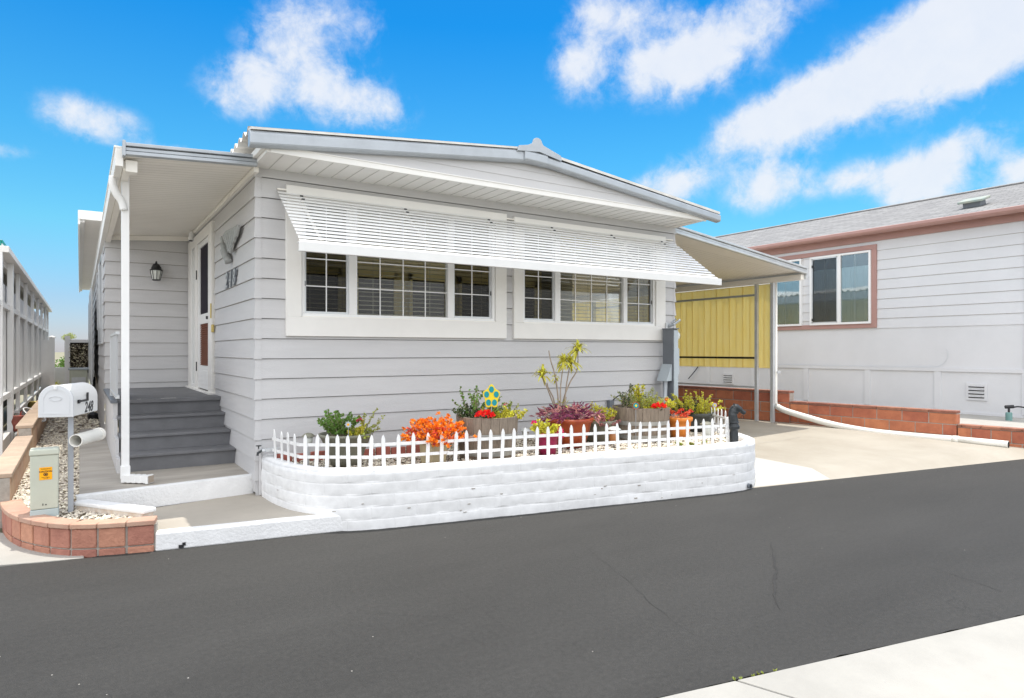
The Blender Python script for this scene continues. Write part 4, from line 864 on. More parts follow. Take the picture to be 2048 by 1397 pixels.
for x in (.42,1.55,2.62,3.55,4.55,5.5):
    for i in (0,1): q = i/(NS-1); mb.box(x-.015,x+.015,ya+(yb-ya)*q-.036,ya+(yb-ya)*q-.028,za+(zb_-za)*q-.032,za+(zb_-za)*q-.016)
mb.build('clips', 'black', t)
MB().box(AX0,AX1,-.05,-.012,2.985,3.0).build('hanger_rail', 'cream', t)
# ================================================================== electric cabinet
t = thing('meter_cabinet', (5.58,-.2,.33), 'tall slate grey electric meter cabinet with slanted hood at the right house corner', 'meter cabinet')
MB().box(5.502,5.59,-.29,-.09,.30,1.69).build('cabinet', 'elgrey', t, bevel=.004)
MB().box(5.507,5.588,-.305,-.292,.34,1.675).build('door', 'ellight', t, bevel=.003)
MB().box(5.494,5.60,-.315,-.08,1.69,1.705).build('lid', 'elgrey', t, bevel=.003)
mb = MB(); mb.prism([(5.50,-.08,1.20),(5.50,-.08,.965),(5.39,-.08,.96)], (0,-.19,0)); fixn(mb.build('hood', 'ellight', t, bevel=.003))
mb = MB(); mb.tube([(5.59,-.2,1.6),(5.67,-.2,1.6)], [.07,.065], 16); mb.build('meter', 'frostglass', t, smooth=False)
MB().box(5.592,5.65,-.27,-.13,1.05,1.42).build('breaker_box', 'ellight', t, bevel=.004)
mb = MB(); mb.tube(smoothpath([(5.45,-.2,.97),(5.44,-.2,.80),(5.40,-.22,.62),(5.33,-.25,.48),(5.25,-.28,.36)],5), .03, 10); mb.build('conduit', 'greymetal', t, smooth=True)
t = thing('outlet_box', (4.55,-.05,.6), 'pair of small dark weatherproof outlet boxes low on the front siding', 'outlet')
mb = MB(); mb.box(4.52,4.60,-.075,-.02,.60,.72); mb.build('housing', 'elgrey', t, bevel=.005)
mb = MB(); mb.box(4.80,4.90,-.075,-.02,.62,.73); mb.build('housing', 'elgrey', t, bevel=.005)
mb = MB(); mb.tube(smoothpath([(4.56,-.06,.70),(4.66,-.10,.78),(4.76,-.1,.76),(4.85,-.06,.68)],5), .008, 6); mb.build('cable', 'black', t)
# ================================================================== carport
t = thing('carport', (9.8,1.3,0), 'carport with grey edged pan roof on posts over the driveway', 'carport')
def cz(x): return 3.17-(x-5.86)*(.33/3.93)
def cy(x): return .08+(x-5.9)*.095
mb = MB(); xa_, xb_ = 5.86, 9.79
mb.add([(xa_,cy(xa_)+.04,cz(xa_)),(xb_,cy(xb_)+.04,cz(xb_)),(xb_,14,cz(xb_)),(xa_,14,cz(xa_)),(xa_,cy(xa_)+.04,cz(xa_)+.06),(xb_,cy(xb_)+.04,cz(xb_)+.06),(xb_,14,cz(xb_)+.06),(xa_,14,cz(xa_)+.06)], [(3,2,1,0),(4,5,6,7),(0,1,5,4),(1,2,6,5),(2,3,7,6),(3,0,4,7)])
rf = mb.build('roof', 'cream', t)
mb = MB(); y = .7
while y < 14: mb.box(5.9,9.75,y-.003,y+.003,0,.001); y += .1
mb.v = [(a_,b_,cz(a_)-.0012+c_) for a_,b_,c_ in mb.v]; mb.build('pan_seams', mat('pan_seam', (.55,.52,.46), .6), rf)
mb = MB()
for (d0, d1, dd) in ((-.035,.015,.055),(.015,.055,.038),(.055,.095,.062)):
    vs = []
    for x_ in (5.84, 9.83): vs += [(x_,cy(x_)+.04,cz(x_)+d0),(x_,cy(x_)-dd+.04,cz(x_)+d0+.005),(x_,cy(x_)-dd+.04,cz(x_)+d1-.004),(x_,cy(x_)+.04,cz(x_)+d1)]
    mb.add(vs, [(0,1,5,4),(1,2,6,5),(2,3,7,6),(3,2,1,0),(4,5,6,7),(3,0,4,7)])
fixn(mb.build('front_gutter', 'ltmetal', t, bevel=.004))
mb = MB(); mb.box(9.70,9.80,.50,14,2.70,2.80); mb.build('side_beam', 'cream', t, bevel=.004)
mb = MB(); mb.box(9.802,9.87,.46,14,2.72,2.90); mb.build('side_gutter', 'ltmetal', t, bevel=.004)
for y in (1.14, 1.50): pass
MB().box(9.72,9.785,1.10,1.165,-.03,2.72).build('post', 'ltmetal', t, bevel=.004)
MB().box(9.72,9.78,1.46,1.52,-.03,2.72).build('post', 'ltmetal', t, bevel=.003)
MB().box(9.70,9.80,6.4,6.5,-.03,2.72).build('post', 'ltmetal', t, bevel=.003)
for z in (2.49,1.245): MB().bar((9.75,1.5,z),(9.75,6.45,z),.03,.04).build('rail', 'greymetal' if z>2 else 'black', t)
MB().bar((9.75,1.5,.665),(9.75,6.45,.665),.05,.035).build('rail', 'ltmetal', t)
mb = MB(); y = 1.20; k = 0
random.seed(5)
while y < 7.5:
    w = .165; c = (.0, .012)[k%2]; mb.box(9.80+c, 9.8125+c, y-.008, y+w+.004, 1.045+random.uniform(-.004,.004), 2.69); y += w; k += 1
mb.build('privacy_panel', 'yellow', t)
mb = MB(); mb.box(9.79,9.83,1.19,1.21,1.04,2.7); mb.build('panel_edge', 'black', t)
# downspout pipe along the post and across the drive
t = thing('drain_pipe', (9.83,1.1,.0), 'long white drain pipe running down the carport post and sagging along the red block wall', 'pipe')
mb = MB(); mb.tube([(9.825,1.12,2.70),(9.825,1.12,.40),(9.82,1.10,.33)], .034, 12); mb.build('downpipe', 'pipe', t, smooth=True)
pp = smoothpath([(9.81,1.09,.31),(9.80,.89,.235),(9.84,.49,.145),(9.885,.165,.075),(9.93,-.177,.022),(9.995,-.691,-.022),(10.08,-1.357,-.034),(10.15,-1.88,-.03)],5)
mb = MB(); mb.tube([p_+Vector((0,0,.012)) for p_ in pp], [.040]+[.056]*(len(pp)-1), 14); mb.build('long_run', 'pipe', t, smooth=True)
mb = MB(); mb.tube([(10.15,-1.90,-.016),(10.233,-2.567,-.022)], .054, 14); mb.build('end_length', 'pipe', t, smooth=True)
mb = MB(); mb.tube([(10.142,-1.85,-.016),(10.154,-1.93,-.016)], .061, 14); mb.build('coupling', 'pipe', t, smooth=True)
mb = MB(); mb.tube([(10.2332,-2.5675,-.022),(10.2336,-2.5705,-.022)], .048, 14); mb.build('open_end', 'dark', t)
mb = MB(); mb.box(9.785,9.89,1.05,1.06,.95,1.0); mb.build('strap', 'ltmetal', t)
# ================================================================== red block retaining wall
t = thing('retaining_wall', (9.95,2,-.1), 'stepped red block retaining wall with brown cap along the right of the driveway', 'wall')
def wl(y): return 9.95-.127*(y-.9)
wd = Vector((-.127,1,0)).normalized(); wo_ = Vector((1,.127,0)).normalized()
random.seed(21)
def blockrun(y0, y1, ztop, zbot, rows, bw):
    mb = MB(); cp = MB(); mo = MB(); L = (y1-y0)/wd.y; zc = ztop-.045; rh = (zc-zbot)/rows
    for r in range(rows):
        u = -(bw/2 if r%2 else 0)
        while u < L:
            a, b = max(u,0)+.006, min(u+bw,L)-.006
            if b-a > .03:
                c = Vector((wl(y0),y0,0))+wd*((a+b)/2)+wo_*.09; jt = random.uniform(-.003,.003)
                mb.obox((c.x+jt,c.y,zbot+rh*(r+.5)), wd, wo_, (0,0,1), (b-a)/2, .09, rh/2-.006)
            u += bw
    u = 0
    while u < L:
        a, b = u+.003, min(u+bw,L)-.003
        if b-a > .03: c = Vector((wl(y0),y0,0))+wd*((a+b)/2)+wo_*.09; cp.obox((c.x,c.y,ztop-.0225), wd, wo_, (0,0,1), (b-a)/2, .10, .021)
        u += bw
    c = Vector((wl(y0),y0,0))+wd*(L/2)+wo_*.09; mo.obox((c.x,c.y,(zbot+zc)/2), wd, wo_, (0,0,1), L/2-.006, .082, (zc-zbot)/2)
    mb.build('blocks', 'redblock', t, bevel=.007); cp.build('coping', 'redcap', t, bevel=.006); mo.build('mortar', 'mortar', t)
blockrun(.9, 12, .615, -.0, 3, .40)
blockrun(-1.84, .895, .422, -.155, 3, .40)
blockrun(-5.0, -1.845, .212, -.21, 2, .26)
# neighbour's ground behind it
mb = MB(); mb.prism([(wl(-6)+.1,-6,0),(14,-6,0),(14,14,0),(wl(12)+.1,12,0)], (0,0,.19)); struct(fixn(mb.build('neighbour_yard', 'concwhite')))
# ================================================================== neighbour's house on the right
N = thing('neighbouring_house', (12.6,0,.2), 'white neighbouring house with dusty pink trim and grey shingle roof', 'house')
NX = 12.6; NY0, NY1 = -2.3, 17
zb0, zs0 = 1.05, 1.86
def nlap():
    mb = MB(); nd = (-1,0); lap(mb,(NX,-1.97),(0,1),nd,NY1+1.97,zs0,3.70,[(2.712,4.105,1.9,3.56),(4.315,5.17,1.9,3.56)],0,0,sp=.2045,zz=zs0,pr=.014); return mb
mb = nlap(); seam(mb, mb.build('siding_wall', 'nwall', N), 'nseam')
MB().box(NX-.004,NX+.15,NY0,NY1,.16,1.86).build('lower_wall', 'nwall', N)
mb = MB(); mb.box(NX+.016,NX+.1,NY0,NY1,1.86,3.75); mb.build('wall_core', 'dkwin', N)
mb = MB()
NT = (.635,3.35,1.875,3.63)
for yy in (2.26,.84,-.54): mb.box(NX-.025,NX-.004,yy-.06,yy+.06,.24,.99)
mb.box(NX-.03,NX-.004,NY0,NY1,.985,1.055); mb.box(NX-.025,NX-.004,-2.04,-1.92,.24,.985); 
for yy in (3.7,5.1,6.5): mb.box(NX-.025,NX-.004,yy-.06,yy+.06,.24,.99)
mb.box(NX-.02,NX-.004,-2.0,NY1,.17,.235); mb.build('skirting', 'nwall', N, bevel=.002)
MB().box(NX-.035,NX+.1,NY0,-1.965,.17,3.70).build('corner_board', 'nwall', N, bevel=.003)
mb = MB(); mb.box(NX-.03,NX-.004,-1.92,-1.90,1.06,1.07); mb.v=[]; mb.f=[]
# pink trims
mb = MB(); mb.box(NX-.05,NX-.0,NY0,NY1,3.70,3.86); mb.build('frieze_board', 'pink', N, bevel=.003)
mb = MB(); mb.box(NX-.27,NX-.05,NY0-.1,NY1,3.845,3.86); mb.build('soffit', 'pink', N)
mb = MB()
prof = [(0,0),(-.03,.0),(-.075,.02),(-.10,.05),(-.10,.10),(-.085,.11),(-.0,.115)]
vs = [(NX-.27+p[0],yy,3.81+p[1]) for yy in (NY0-.15,NY1) for p in prof]; n = len(prof)
mb.add(vs, [(i,i+1,n+i+1,n+i) for i in range(n-1)]+[tuple(range(n)),tuple(range(n,2*n))[::-1],(n-1,0,n,2*n-1)]); mb.build('gutter', 'pink', N)
nw = MB(); y0,y1,z0,z1 = NT
nw.box(NX-.045,NX-.0,y0,y0+.105,z0,z1-.10); nw.box(NX-.047,NX-.0,y0,6.2,z1-.10,z1); nw.box(NX-.046,NX-.0,y0+.105,6.2,z0,z0+.10); nw.build('window_trim', 'pink', N, bevel=.003)
def nwin(ya, yb, z0, z1, sashL):
    f = .045; mb = MB(); xo, xi_ = NX-.075, NX-.005
    mb.box(xo,xi_,ya,yb,z0,z0+f); mb.box(xo,xi_,ya,yb,z1-f,z1); mb.box(xo,xi_,ya,ya+f,z0+f,z1-f); mb.box(xo,xi_,yb-f,yb,z0+f,z1-f); ym = (ya+yb)/2 if sashL else None
    if ym: mb.box(xo,xi_,ym-.035,ym+.035,z0+f,z1-f)
    w = mb.build('window', 'vinyl', N, bevel=.003)
    parts = [(ya+f,ym-.035,False),(ym+.035,yb-f,True)] if ym else [(ya+f,yb-f,False)]
    for (a_,b_,scr) in parts:
        MB().box(NX-.045,NX-.04,a_,b_,z0+f,z1-f).build('pane', 'nglass', w)
        g_ = MB(); m2 = (a_+b_)/2; g_.box(NX-.040,NX-.034,m2-.008,m2+.008,z0+f,z1-f)
        for q in (.29,.72): zz = z0+f+(z1-z0-2*f)*(1-q); g_.box(NX-.0395,NX-.0345,a_,b_,zz-.008,zz+.008)
        g_.build('muntins', 'vinyl', w)
        if scr:
            s_ = MB(); s_.box(NX-.058,NX-.052,a_,b_,z0+f,z1-f); so_ = s_.build('insect_screen', 'nscreen', w)
            k_ = MB(); k_.box(NX-.07,NX-.06,b_-.03,b_-.005,z1-.25,z1-.19); k_.box(NX-.07,NX-.06,b_-.03,b_-.005,z0+.1,z0+.15); k_.build('screen_clip', 'black', w)
            k_ = MB(); 
            for (p0,p1,q0,q1) in ((a_,a_+.025,z0+f,z1-f),(b_-.025,b_,z0+f,z1-f),(a_,b_,z0+f,z0+f+.025),(a_,b_,z1-f-.025,z1-f)): k_.box(NX-.064,NX-.058,p0,p1,q0,q1)
            k_.build('screen_frame', 'ltmetal', w)
    c_ = MB(); yy = ya+.05
    while yy < yb-.05: c_.box(NX-.024-.008*((int(yy*50))%2),NX-.012,yy,yy+.04,z0+.05,z0+(z1-z0)*.80); yy += .045
    c_.build('curtain', 'curtain', w)
def screenmat():
    m = bpy.data.materials.new('insect_screen'); m.use_nodes = True; n = m.node_tree.nodes; L = m.node_tree.links
    n['Principled BSDF'].inputs['Base Color'].default_value = (.05,.045,.045,1); tr = n.new('ShaderNodeBsdfTransparent'); mx = n.new('ShaderNodeMixShader'); mx.inputs[0].default_value = .30
    L.new(tr.outputs[0], mx.inputs[1]); L.new(n['Principled BSDF'].outputs[0], mx.inputs[2]); L.new(mx.outputs[0], n['Material Output'].inputs[0]); return m
M['nscreen'] = screenmat()
nwin(.742,2.135,1.965,3.52,True); nwin(2.345,3.20,1.965,3.52,False)
# foundation vents
def vent(yc, zc, w, h):
    o = MB(); o.box(NX-.03,NX-.0045,yc-w/2-.04,yc+w/2+.04,zc-h/2-.03,zc+h/2+.03); v = o.build('vent', 'nwall', N, bevel=.003)
    d_ = MB(); l_ = MB(); n_ = 4
    for i in range(n_):
        z = zc-h/2+h*(i+.5)/n_; d_.box(NX-.0325,NX-.0305,yc-w/2,yc+w/2,z-h/n_*.32,z+h/n_*.1); l_.add([(NX-.031,yc-w/2,z+h/n_*.38),(NX-.031,yc+w/2,z+h/n_*.38),(NX-.052,yc+w/2,z+.0),(NX-.052,yc-w/2,z+.0)], [(0,1,2,3),(3,2,1,0)])
    d_.build('opening', 'dark', v); l_.build('louvre', 'vinyl', v)
vent(-1.21,.62,.26,.26); vent(4.45,.67,.26,.22)
mb = MB(); mb.tube(smoothpath([(NX-.035,4,1.062),(NX-.035,1,1.066),(NX-.035,-.35,1.07),(NX-.035,-.58,1.10),(NX-.035,-.70,1.2),(NX-.03,-.72,1.32),(NX-.03,-.70,1.42)],6), .004, 5); mb.build('loose_cable', 'ltmetal', N)
mb = MB(); mb.tube(smoothpath([(NX-.04,5.4,.98),(NX-.06,5.55,.80),(NX-.05,5.75,.62)],5), .012, 6); mb.build('cable', 'black', N)
# roof
mb = MB(); ex, ez, rx, rz_ = NX-.36, 3.915, 16.0, 5.10
vs = [(ex,NY0-.2,ez),(rx,NY0-.2,rz_),(rx,NY1,rz_),(ex,NY1,ez)]
sl_len = math.hypot(rx-ex, rz_-ez)
mb.add(vs+[(19.6,NY0-.2,ez),(19.6,NY1,ez)], [(0,1,2,3),(1,4,5,2)]); rr = mb.build('roof', 'shingle', N, uvf=lambda v, i: (v[1], (v[0]-ex)*sl_len/(rx-ex)))
mb = MB(); y = NY0-.2
while y < NY1: mb.obox((rx-.07,y+.12,rz_+.0), (0,1,0), (1,0,(rz_-ez)/(rx-ex)), (-(rz_-ez)/(rx-ex),0,1), .118, .07, .012); mb.obox((rx+.07,y+.12,rz_-.0), (0,1,0), (1,0,-(rz_-ez)/(rx-ex)), ((rz_-ez)/(rx-ex),0,1), .118, .07, .012); y += .24
mb.build('ridge_tiles', 'greymetal' if False else mat('ridge_shingle', (.30,.295,.29), .9, island=.15), rr)
MB().add
mb = MB(); mb.add([(NX,NY0,3.7),(19,NY0,3.7),(19,NY0,.2),(NX,NY0,.2),(15.9,NY0,4.95)], [(0,3,2,1),(0,1,4)]); mb.build('end_wall', 'nwall', N)
def roofvent(y, s):
    x = s[0]; z = ez+(x-ex)*(rz_-ez)/(rx-ex); sl_ = Vector((1,0,(rz_-ez)/(rx-ex))).normalized(); nl = Vector((-sl_.z,0,sl_.x))
    v = MB(); c = Vector((x,y,z)); v.obox(c+nl*.05, sl_, (0,1,0), nl, .13, .15, .05); o = v.build('roof_vent', 'elgrey', N, bevel=.01)
    v = MB(); v.obox(c+nl*.125, sl_, (0,1,0), nl, .19, .22, .025); v.build('cowl', mat('mossy_cowl', (.42,.42,.34), .6, col2=(.25,.32,.3), vscale=6), o, bevel=.015)
roofvent(-.95,(13.15,)); roofvent(-1.75,(14.3,))
# tap behind the low wall
t = thing('garden_tap', (11.9,-2.0,.19), 'small blue green garden tap with black hose by the neighbouring house', 'tap')
mb = MB(); mb.lathe((11.9,-1.97,.19), [(.05,0),(.05,.13),(.04,.14)], 12); mb.build('base', mat('verdigris', (.16,.30,.28), .5, var=.2), t)
mb = MB(); mb.tube([(11.9,-1.97,.32),(11.9,-1.97,.42)], .018, 8); mb.tube([(11.86,-1.93,.42),(11.95,-2.02,.43)], .03, 8); mb.tube(smoothpath([(11.93,-2.0,.41),(12.0,-2.08,.43),(12.1,-2.2,.38),(12.15,-2.3,.2)],5), .014, 6); mb.build('valve_and_hose', 'black', t)
# ================================================================== white planter wall
PO = smoothpath([(.05,.0),(.055,-.30),(.09,-.62),(.19,-.93),(.36,-1.16),(.66,-1.315),(1.2,-1.43),(1.8,-1.545),(2.6,-1.69),(3.4,-1.835),(4.0,-1.945),(4.45,-2.02),(4.78,-2.035),(5.05,-1.95),(5.28,-1.74),(5.46,-1.45),(5.62,-1.1),(5.76,-.65),(5.83,-.1)], 7)
PO = [(p.x,p.y) for p in PO]
random.seed(9)
t = thing('planter_wall', (3,-1.7,-.16), 'curved white painted block planter wall facing the road', 'planter wall')
prof = []
for c in range(5):
    zb_ = -.175+c*.1065
    prof += [(.008,zb_+.002),(.0095,zb_+.010),(.010,zb_+.053),(.0095,zb_+.098),(.008,zb_+.1055)]
prof = prof[:-1]+[(.004,.345),(-.012,.360),(-.05,.366),(-.10,.362),(-.118,.345),(-.12,.2)]
cum = [0]
for i in range(1,len(PO)): cum.append(cum[-1]+math.dist(PO[i],PO[i-1]))
mb = MB(); UVs = []
# resample finely so the lumps are real
RP = arcpts(PO, .04); RL = [i*.04 for i in range(len(RP))]
import mathutils.noise as mn
for i, p in enumerate(RP):
    a = Vector(RP[max(i-1,0)]); b = Vector(RP[min(i+1,len(RP)-1)]); tt = (b-a).normalized(); out = Vector((tt.y*-1*-1, -tt.x))
    if out.dot(Vector((p[0]-3, p[1]+.2))) < 0: out = -out
    ac = 0
    for j, (d_, z_) in enumerate(prof):
        jit = .008*mn.noise(Vector((RL[i]*2.6, z_*9, 0)))+.006*mn.noise(Vector((RL[i]*11, z_*26, 4)))
        course = int((z_+.175)/.1065); ph = (RL[i]+(.2 if course%2 else 0))%.4; gap = -.0045 if (ph < .03 and d_ > .003 and z_ < .33) else 0
        jz = .006*mn.noise(Vector((RL[i]*3, 0, 7))) if z_ > .33 else 0
        mb.v.append((p[0]+out.x*(d_+jit+gap), p[1]+out.y*(d_+jit+gap), z_+jz)); UVs.append((RL[i], z_+.175))
n = len(prof)
for i in range(len(RP)-1):
    for j in range(n-1): mb.f.append((i*n+j,(i+1)*n+j,(i+1)*n+j+1,i*n+j+1))
mb.f.append(tuple(range(n))); mb.f.append(tuple(range((len(RP)-1)*n,len(RP)*n))[::-1])
M['planterpaint'] = mat('chalky_white_paint', (.77,.77,.765), .75, var=.03, vscale=5, bump=.35, bscale=30)
o = fixn(mb.build('block_wall', 'slump', t, smooth=True, uvf=lambda v, i: UVs[i]))
mb = MB()
for k in range(26):
    i = random.randrange(10, len(RP)-20); p = RP[i]; a = Vector(RP[i-1]); b = Vector(RP[i+1]); tt = (b-a).normalized(); out = Vector((tt.y,-tt.x))
    if out.dot(Vector((p[0]-3, p[1]+.2))) < 0: out = -out
    z = random.uniform(-.155,.05) if k < 20 else random.uniform(0,.3); w = random.uniform(.004,.018)
    mb.obox((p[0]+out.x*.012,p[1]+out.y*.012,z), (tt.x,tt.y,0), (out.x,out.y,0), (0,0,1), w, .004, random.uniform(.002,.006))
mb.build('paint_chips', 'mortar', t, bevel=.002)
t = thing('drain_hole_pipe', (4.83,-2.06,-.13), 'short grey drain stub at the foot of the white planter wall corner', 'drain')
mb = MB(); mb.tube([(4.84,-1.98,-.125),(4.83,-2.075,-.128)], .028, 12); mb.build('stub', 'elgrey', t); mb = MB(); mb.tube([(4.83,-2.0755,-.128),(4.83,-2.0765,-.128)], .02, 12); mb.build('opening', 'dark', t)
PIN = [(p[0],p[1]) for p in PO]+[(5.6,0),(.3,0)]
mb = MB(); PF = [(3+(p[0]-3)*.985, -.02+(p[1]+.02)*.96) for p in PO]; mb.add([(3,-.6,.30)]+[(x,y,.30) for x,y in PF], [(0,i+1,i+2) for i in range(len(PF)-1)]+[(0,len(PF),1)]); struct(mb.build('planter_soil', 'soil'))
random.seed(12)
PSI = [(3+(p[0]-3)*.965, (p[1])*.94) for p in PO]
stones('gravel', lambda x,y: inpoly(x,y,PSI) and (y < -.55 or random.random() < .35 or x < .8), (.05,5.8,-2.0,-.02), 9000, lambda x,y: .305, .011, .024, 'pebble', 'mixed cream and brown pebbles filling the raised white planter')
# old edging strip and tap at the left end of the planter
mb = MB()
for k in range(9): x = .12+k*.16; mb.box(x, x+.15, -.30-.02*k, -.26-.02*k, .30, .40-.01*(k%2))
o = mb.build('garden_edging', 'terra', bevel=.008); tag(o, 'row of dull red edging blocks low against the siding at the planter end', 'edging')
t = thing('hose_bib', (.03,-.1,.40), 'old brass and white painted hose tap at the left end of the planter', 'tap')
mb = MB(); mb.tube([(.04,-.03,.42),(.04,-.12,.42),(.16,-.16,.42)], .020, 8); mb.box(.05,.19,-.20,-.14,.415,.445); mb.build('pipework', 'ltmetal', t, bevel=.003)
mb = MB(); mb.tube([(.0,-.11,.44),(.0,-.11,.47)], .006, 6); mb.lathe((.0,-.11,.465),[(.025,0),(.028,.004),(.025,.008)],10); mb.tube([(.03,-.12,.42),(-.01,-.12,.40),(-.012,-.12,.375)], .012, 8); mb.build('valve', 'charcoal', t)
mb = MB(); mb.tube([(.032,-.05,.42),(.03,-.04,-.02)], .012, 8); mb.build('riser_pipe', 'siding', t)
# ================================================================== picket fence sections
FG = 'white picket edging fence sections'
def pickets(a, b, n, label, curve=0.0):
    a = Vector((*a,0)); b = Vector((*b,0)); L = (b-a).length; d = (b-a)/L; out = Vector((d.y,-d.x,0))
    t = thing('picket_fence', tuple((a+b)/2+Vector((0,0,.31))), label, 'picket fence', FG)
    z0, zt = .325, .640
    tl = random.uniform(-.012,.012)
    for i in range(n):
        u = L*(i+.5)/n; p = a+d*u; jz = random.uniform(-.004,.004); w = .0165; lean = random.uniform(-.011,.011)
        mb = MB(); P = [p-d*w+Vector((0,0,z0)), p+d*w+Vector((0,0,z0)), p+d*(w+lean)+Vector((0,0,zt-.04+jz)), p+d*(w*.55+lean)+Vector((0,0,zt-.014+jz)), p+d*lean+Vector((0,0,zt+jz)), p-d*(w*.55-lean)+Vector((0,0,zt-.014+jz)), p-d*(w-lean)+Vector((0,0,zt-.04+jz))]
        P = [q+out*(tl*(q.z-z0)/.3) for q in P]
        mb.prism([tuple(q) for q in P], out*.009); fixn(mb.build('picket', 'vinyl', t))
    for z in (.437,.545):
        mb = MB(); sag = random.uniform(-.004,.004)
        mb.obox((a+b)/2+Vector((0,0,z+sag))+out*(-.0085)+out*(tl*(z-z0)/.3), d, out, (0,0,1), L/2+.012, .006, .0135); mb.build('rail', 'vinyl', t)
random.seed(2)
def fy(x): return -1.19-.1825*(x-.65)
secs = [((.10,-.26),(.20,-.80),4,'short picket section at the left end of the planter, beside the hose tap'),
 ((.20,-.82),(.76,-1.21),7,'picket section in front of the wide grey bowl with green succulents'),
 ((.76,-1.215),(1.42,fy(1.42)),5,'picket section in front of the orange succulent in the sand coloured pot'),
 ((1.42,fy(1.42)-.01),(2.12,fy(2.12)),6,'picket section in front of the left wooden half barrel'),
 ((2.12,fy(2.12)),(2.62,fy(2.62)),4,'short picket section in front of the magenta pot'),
 ((2.62,fy(2.62)-.01),(3.42,fy(3.42)),6,'picket section in front of the tall rust red pot'),
 ((3.42,fy(3.42)),(4.02,fy(4.02)),5,'picket section in front of the right wooden half barrel'),
 ((4.02,fy(4.02)-.01),(4.60,-1.90),5,'picket section in front of the orange pot'),
 ((4.62,-1.90),(4.98,-1.75),5,'narrow picket section bending round behind the horse head post'),
 ((5.24,-1.47),(5.58,-.85),6,'picket section at the far right end of the planter behind the horse head post')]
for s_ in secs: pickets(*s_)
# ================================================================== pots and plants
def pot(name, label, cat, c, prof, m, seg=32, soilr=None, soilz=None, sq=False, group=None):
    t = thing(name, c, label, cat, group); mb = MB(); mb.lathe(c, prof, 4 if sq else seg)
    if sq: mb.v = rotz(mb.v, pi/4+.2, c)
    h = max(p[1] for p in prof)
    o = fixn(mb.build('pot_body', m, t, smooth=not sq, bevel=.006 if sq else 0))
    mb = MB(); r = soilr or prof[-1][0]*.92; mb.lathe((c[0],c[1],c[2]+(soilz or h-.04)), [(r,0),(r*.7,.012),(.01,.02)], seg); mb.build('soil', 'soil', t)
    return t
G0 = .315
def rim(rb, rt, h, lip=.012, th=.015): return [(rb,0),(rb+(rt-rb)*.5,h*.5),(rt-lip,h-.05),(rt,h-.045),(rt+.004,h-.02),(rt,h),(rt-th,h),(rt-th-.004,h-.03),(rt-th-.01,h-.05)]
bowl = pot('plant_bowl', 'wide olive grey plastic bowl at the left of the planter', 'pot', (.655,-.72,G0), [(.135,0),(.15,.05),(.19,.17),(.235,.265),(.25,.272),(.252,.295),(.235,.296),(.22,.26)], 'potgrey')
pot('square_pot', 'sand coloured square pot holding the orange succulent', 'pot', (1.38,-1.10,G0), [(.12,0),(.135,.19),(.15,.2),(.15,.235),(.13,.235),(.125,.2)], 'potsand', sq=True)
pot('round_pot', 'small magenta glazed pot behind the pickets', 'pot', (2.606,-1.27,G0), rim(.085,.115,.225), 'potmag')
pot('tall_pot', 'large rust red glazed pot holding the purple plant and spiky stems', 'pot', (3.115,-.98,G0), [(.15,0),(.18,.03),(.22,.15),(.25,.27),(.27,.29),(.278,.325),(.255,.33),(.24,.28)], 'potrust')
pot('round_pot', 'grey pot squeezed between the tall rust red pot and the right barrel', 'pot', (3.67,-.85,G0), rim(.15,.20,.26), 'potgrey')
pot('round_pot', 'orange terracotta pot between the right barrel and the dark pot', 'pot', (4.75,-1.10,G0), rim(.105,.155,.255,.016), 'potorange')
pot('round_pot', 'dark grey plastic pot under the yellow leafed shrub by the meter cabinet', 'pot', (5.48,-.74,G0), rim(.17,.235,.25), 'potdark')
def barrel(c, r, h, label):
    t = thing('half_barrel', c, label, 'half barrel planter', 'wooden half barrels in the planter'); n = 22; mb = MB()
    def rr(z): q = z/h; return r*(.86+.14*math.sin(q*pi/2*.95))
    for k in range(n):
        a0 = 2*pi*k/n+.006; a1 = 2*pi*(k+1)/n-.006; hh = h+random.uniform(-.006,.004); vs = []
        for z in (0,hh*.33,hh*.66,hh):
            for (a_, ri) in ((a0,rr(z)),(a1,rr(z)),(a1,rr(z)-.025),(a0,rr(z)-.025)): vs.append((c[0]+ri*cos(a_),c[1]+ri*sin(a_),c[2]+z))
        fs = [(4*i+j,4*i+(j+1)%4,4*i+4+(j+1)%4,4*i+4+j) for i in range(3) for j in range(4)]+[(3,2,1,0),(12,13,14,15)]
        mb.add(vs, fs)
    mb.build('staves', 'barrel', t)
    for za, zb_ in ((.04,.085),(h*.50,h*.50+.045)):
        mb = MB(); mb.lathe(c, [(rr(za)+.001,za),(rr(za)+.005,za),(rr(zb_)+.005,zb_),(rr(zb_)+.001,zb_)], 44); mb.build('hoop', 'band', t)
    mb = MB(); mb.lathe((c[0],c[1],c[2]+h-.05), [(r-.03,0),(.01,.02)], 24); mb.build('soil', 'soil', t); return t
B1 = (2.01,-1.05,G0); B2 = (4.21,-.98,G0)
barrel(B1, .315, .42, 'left weathered wooden half barrel below the teal paw ornament')
barrel(B2, .345, .405, 'right weathered wooden half barrel in front of the meter cabinet side')
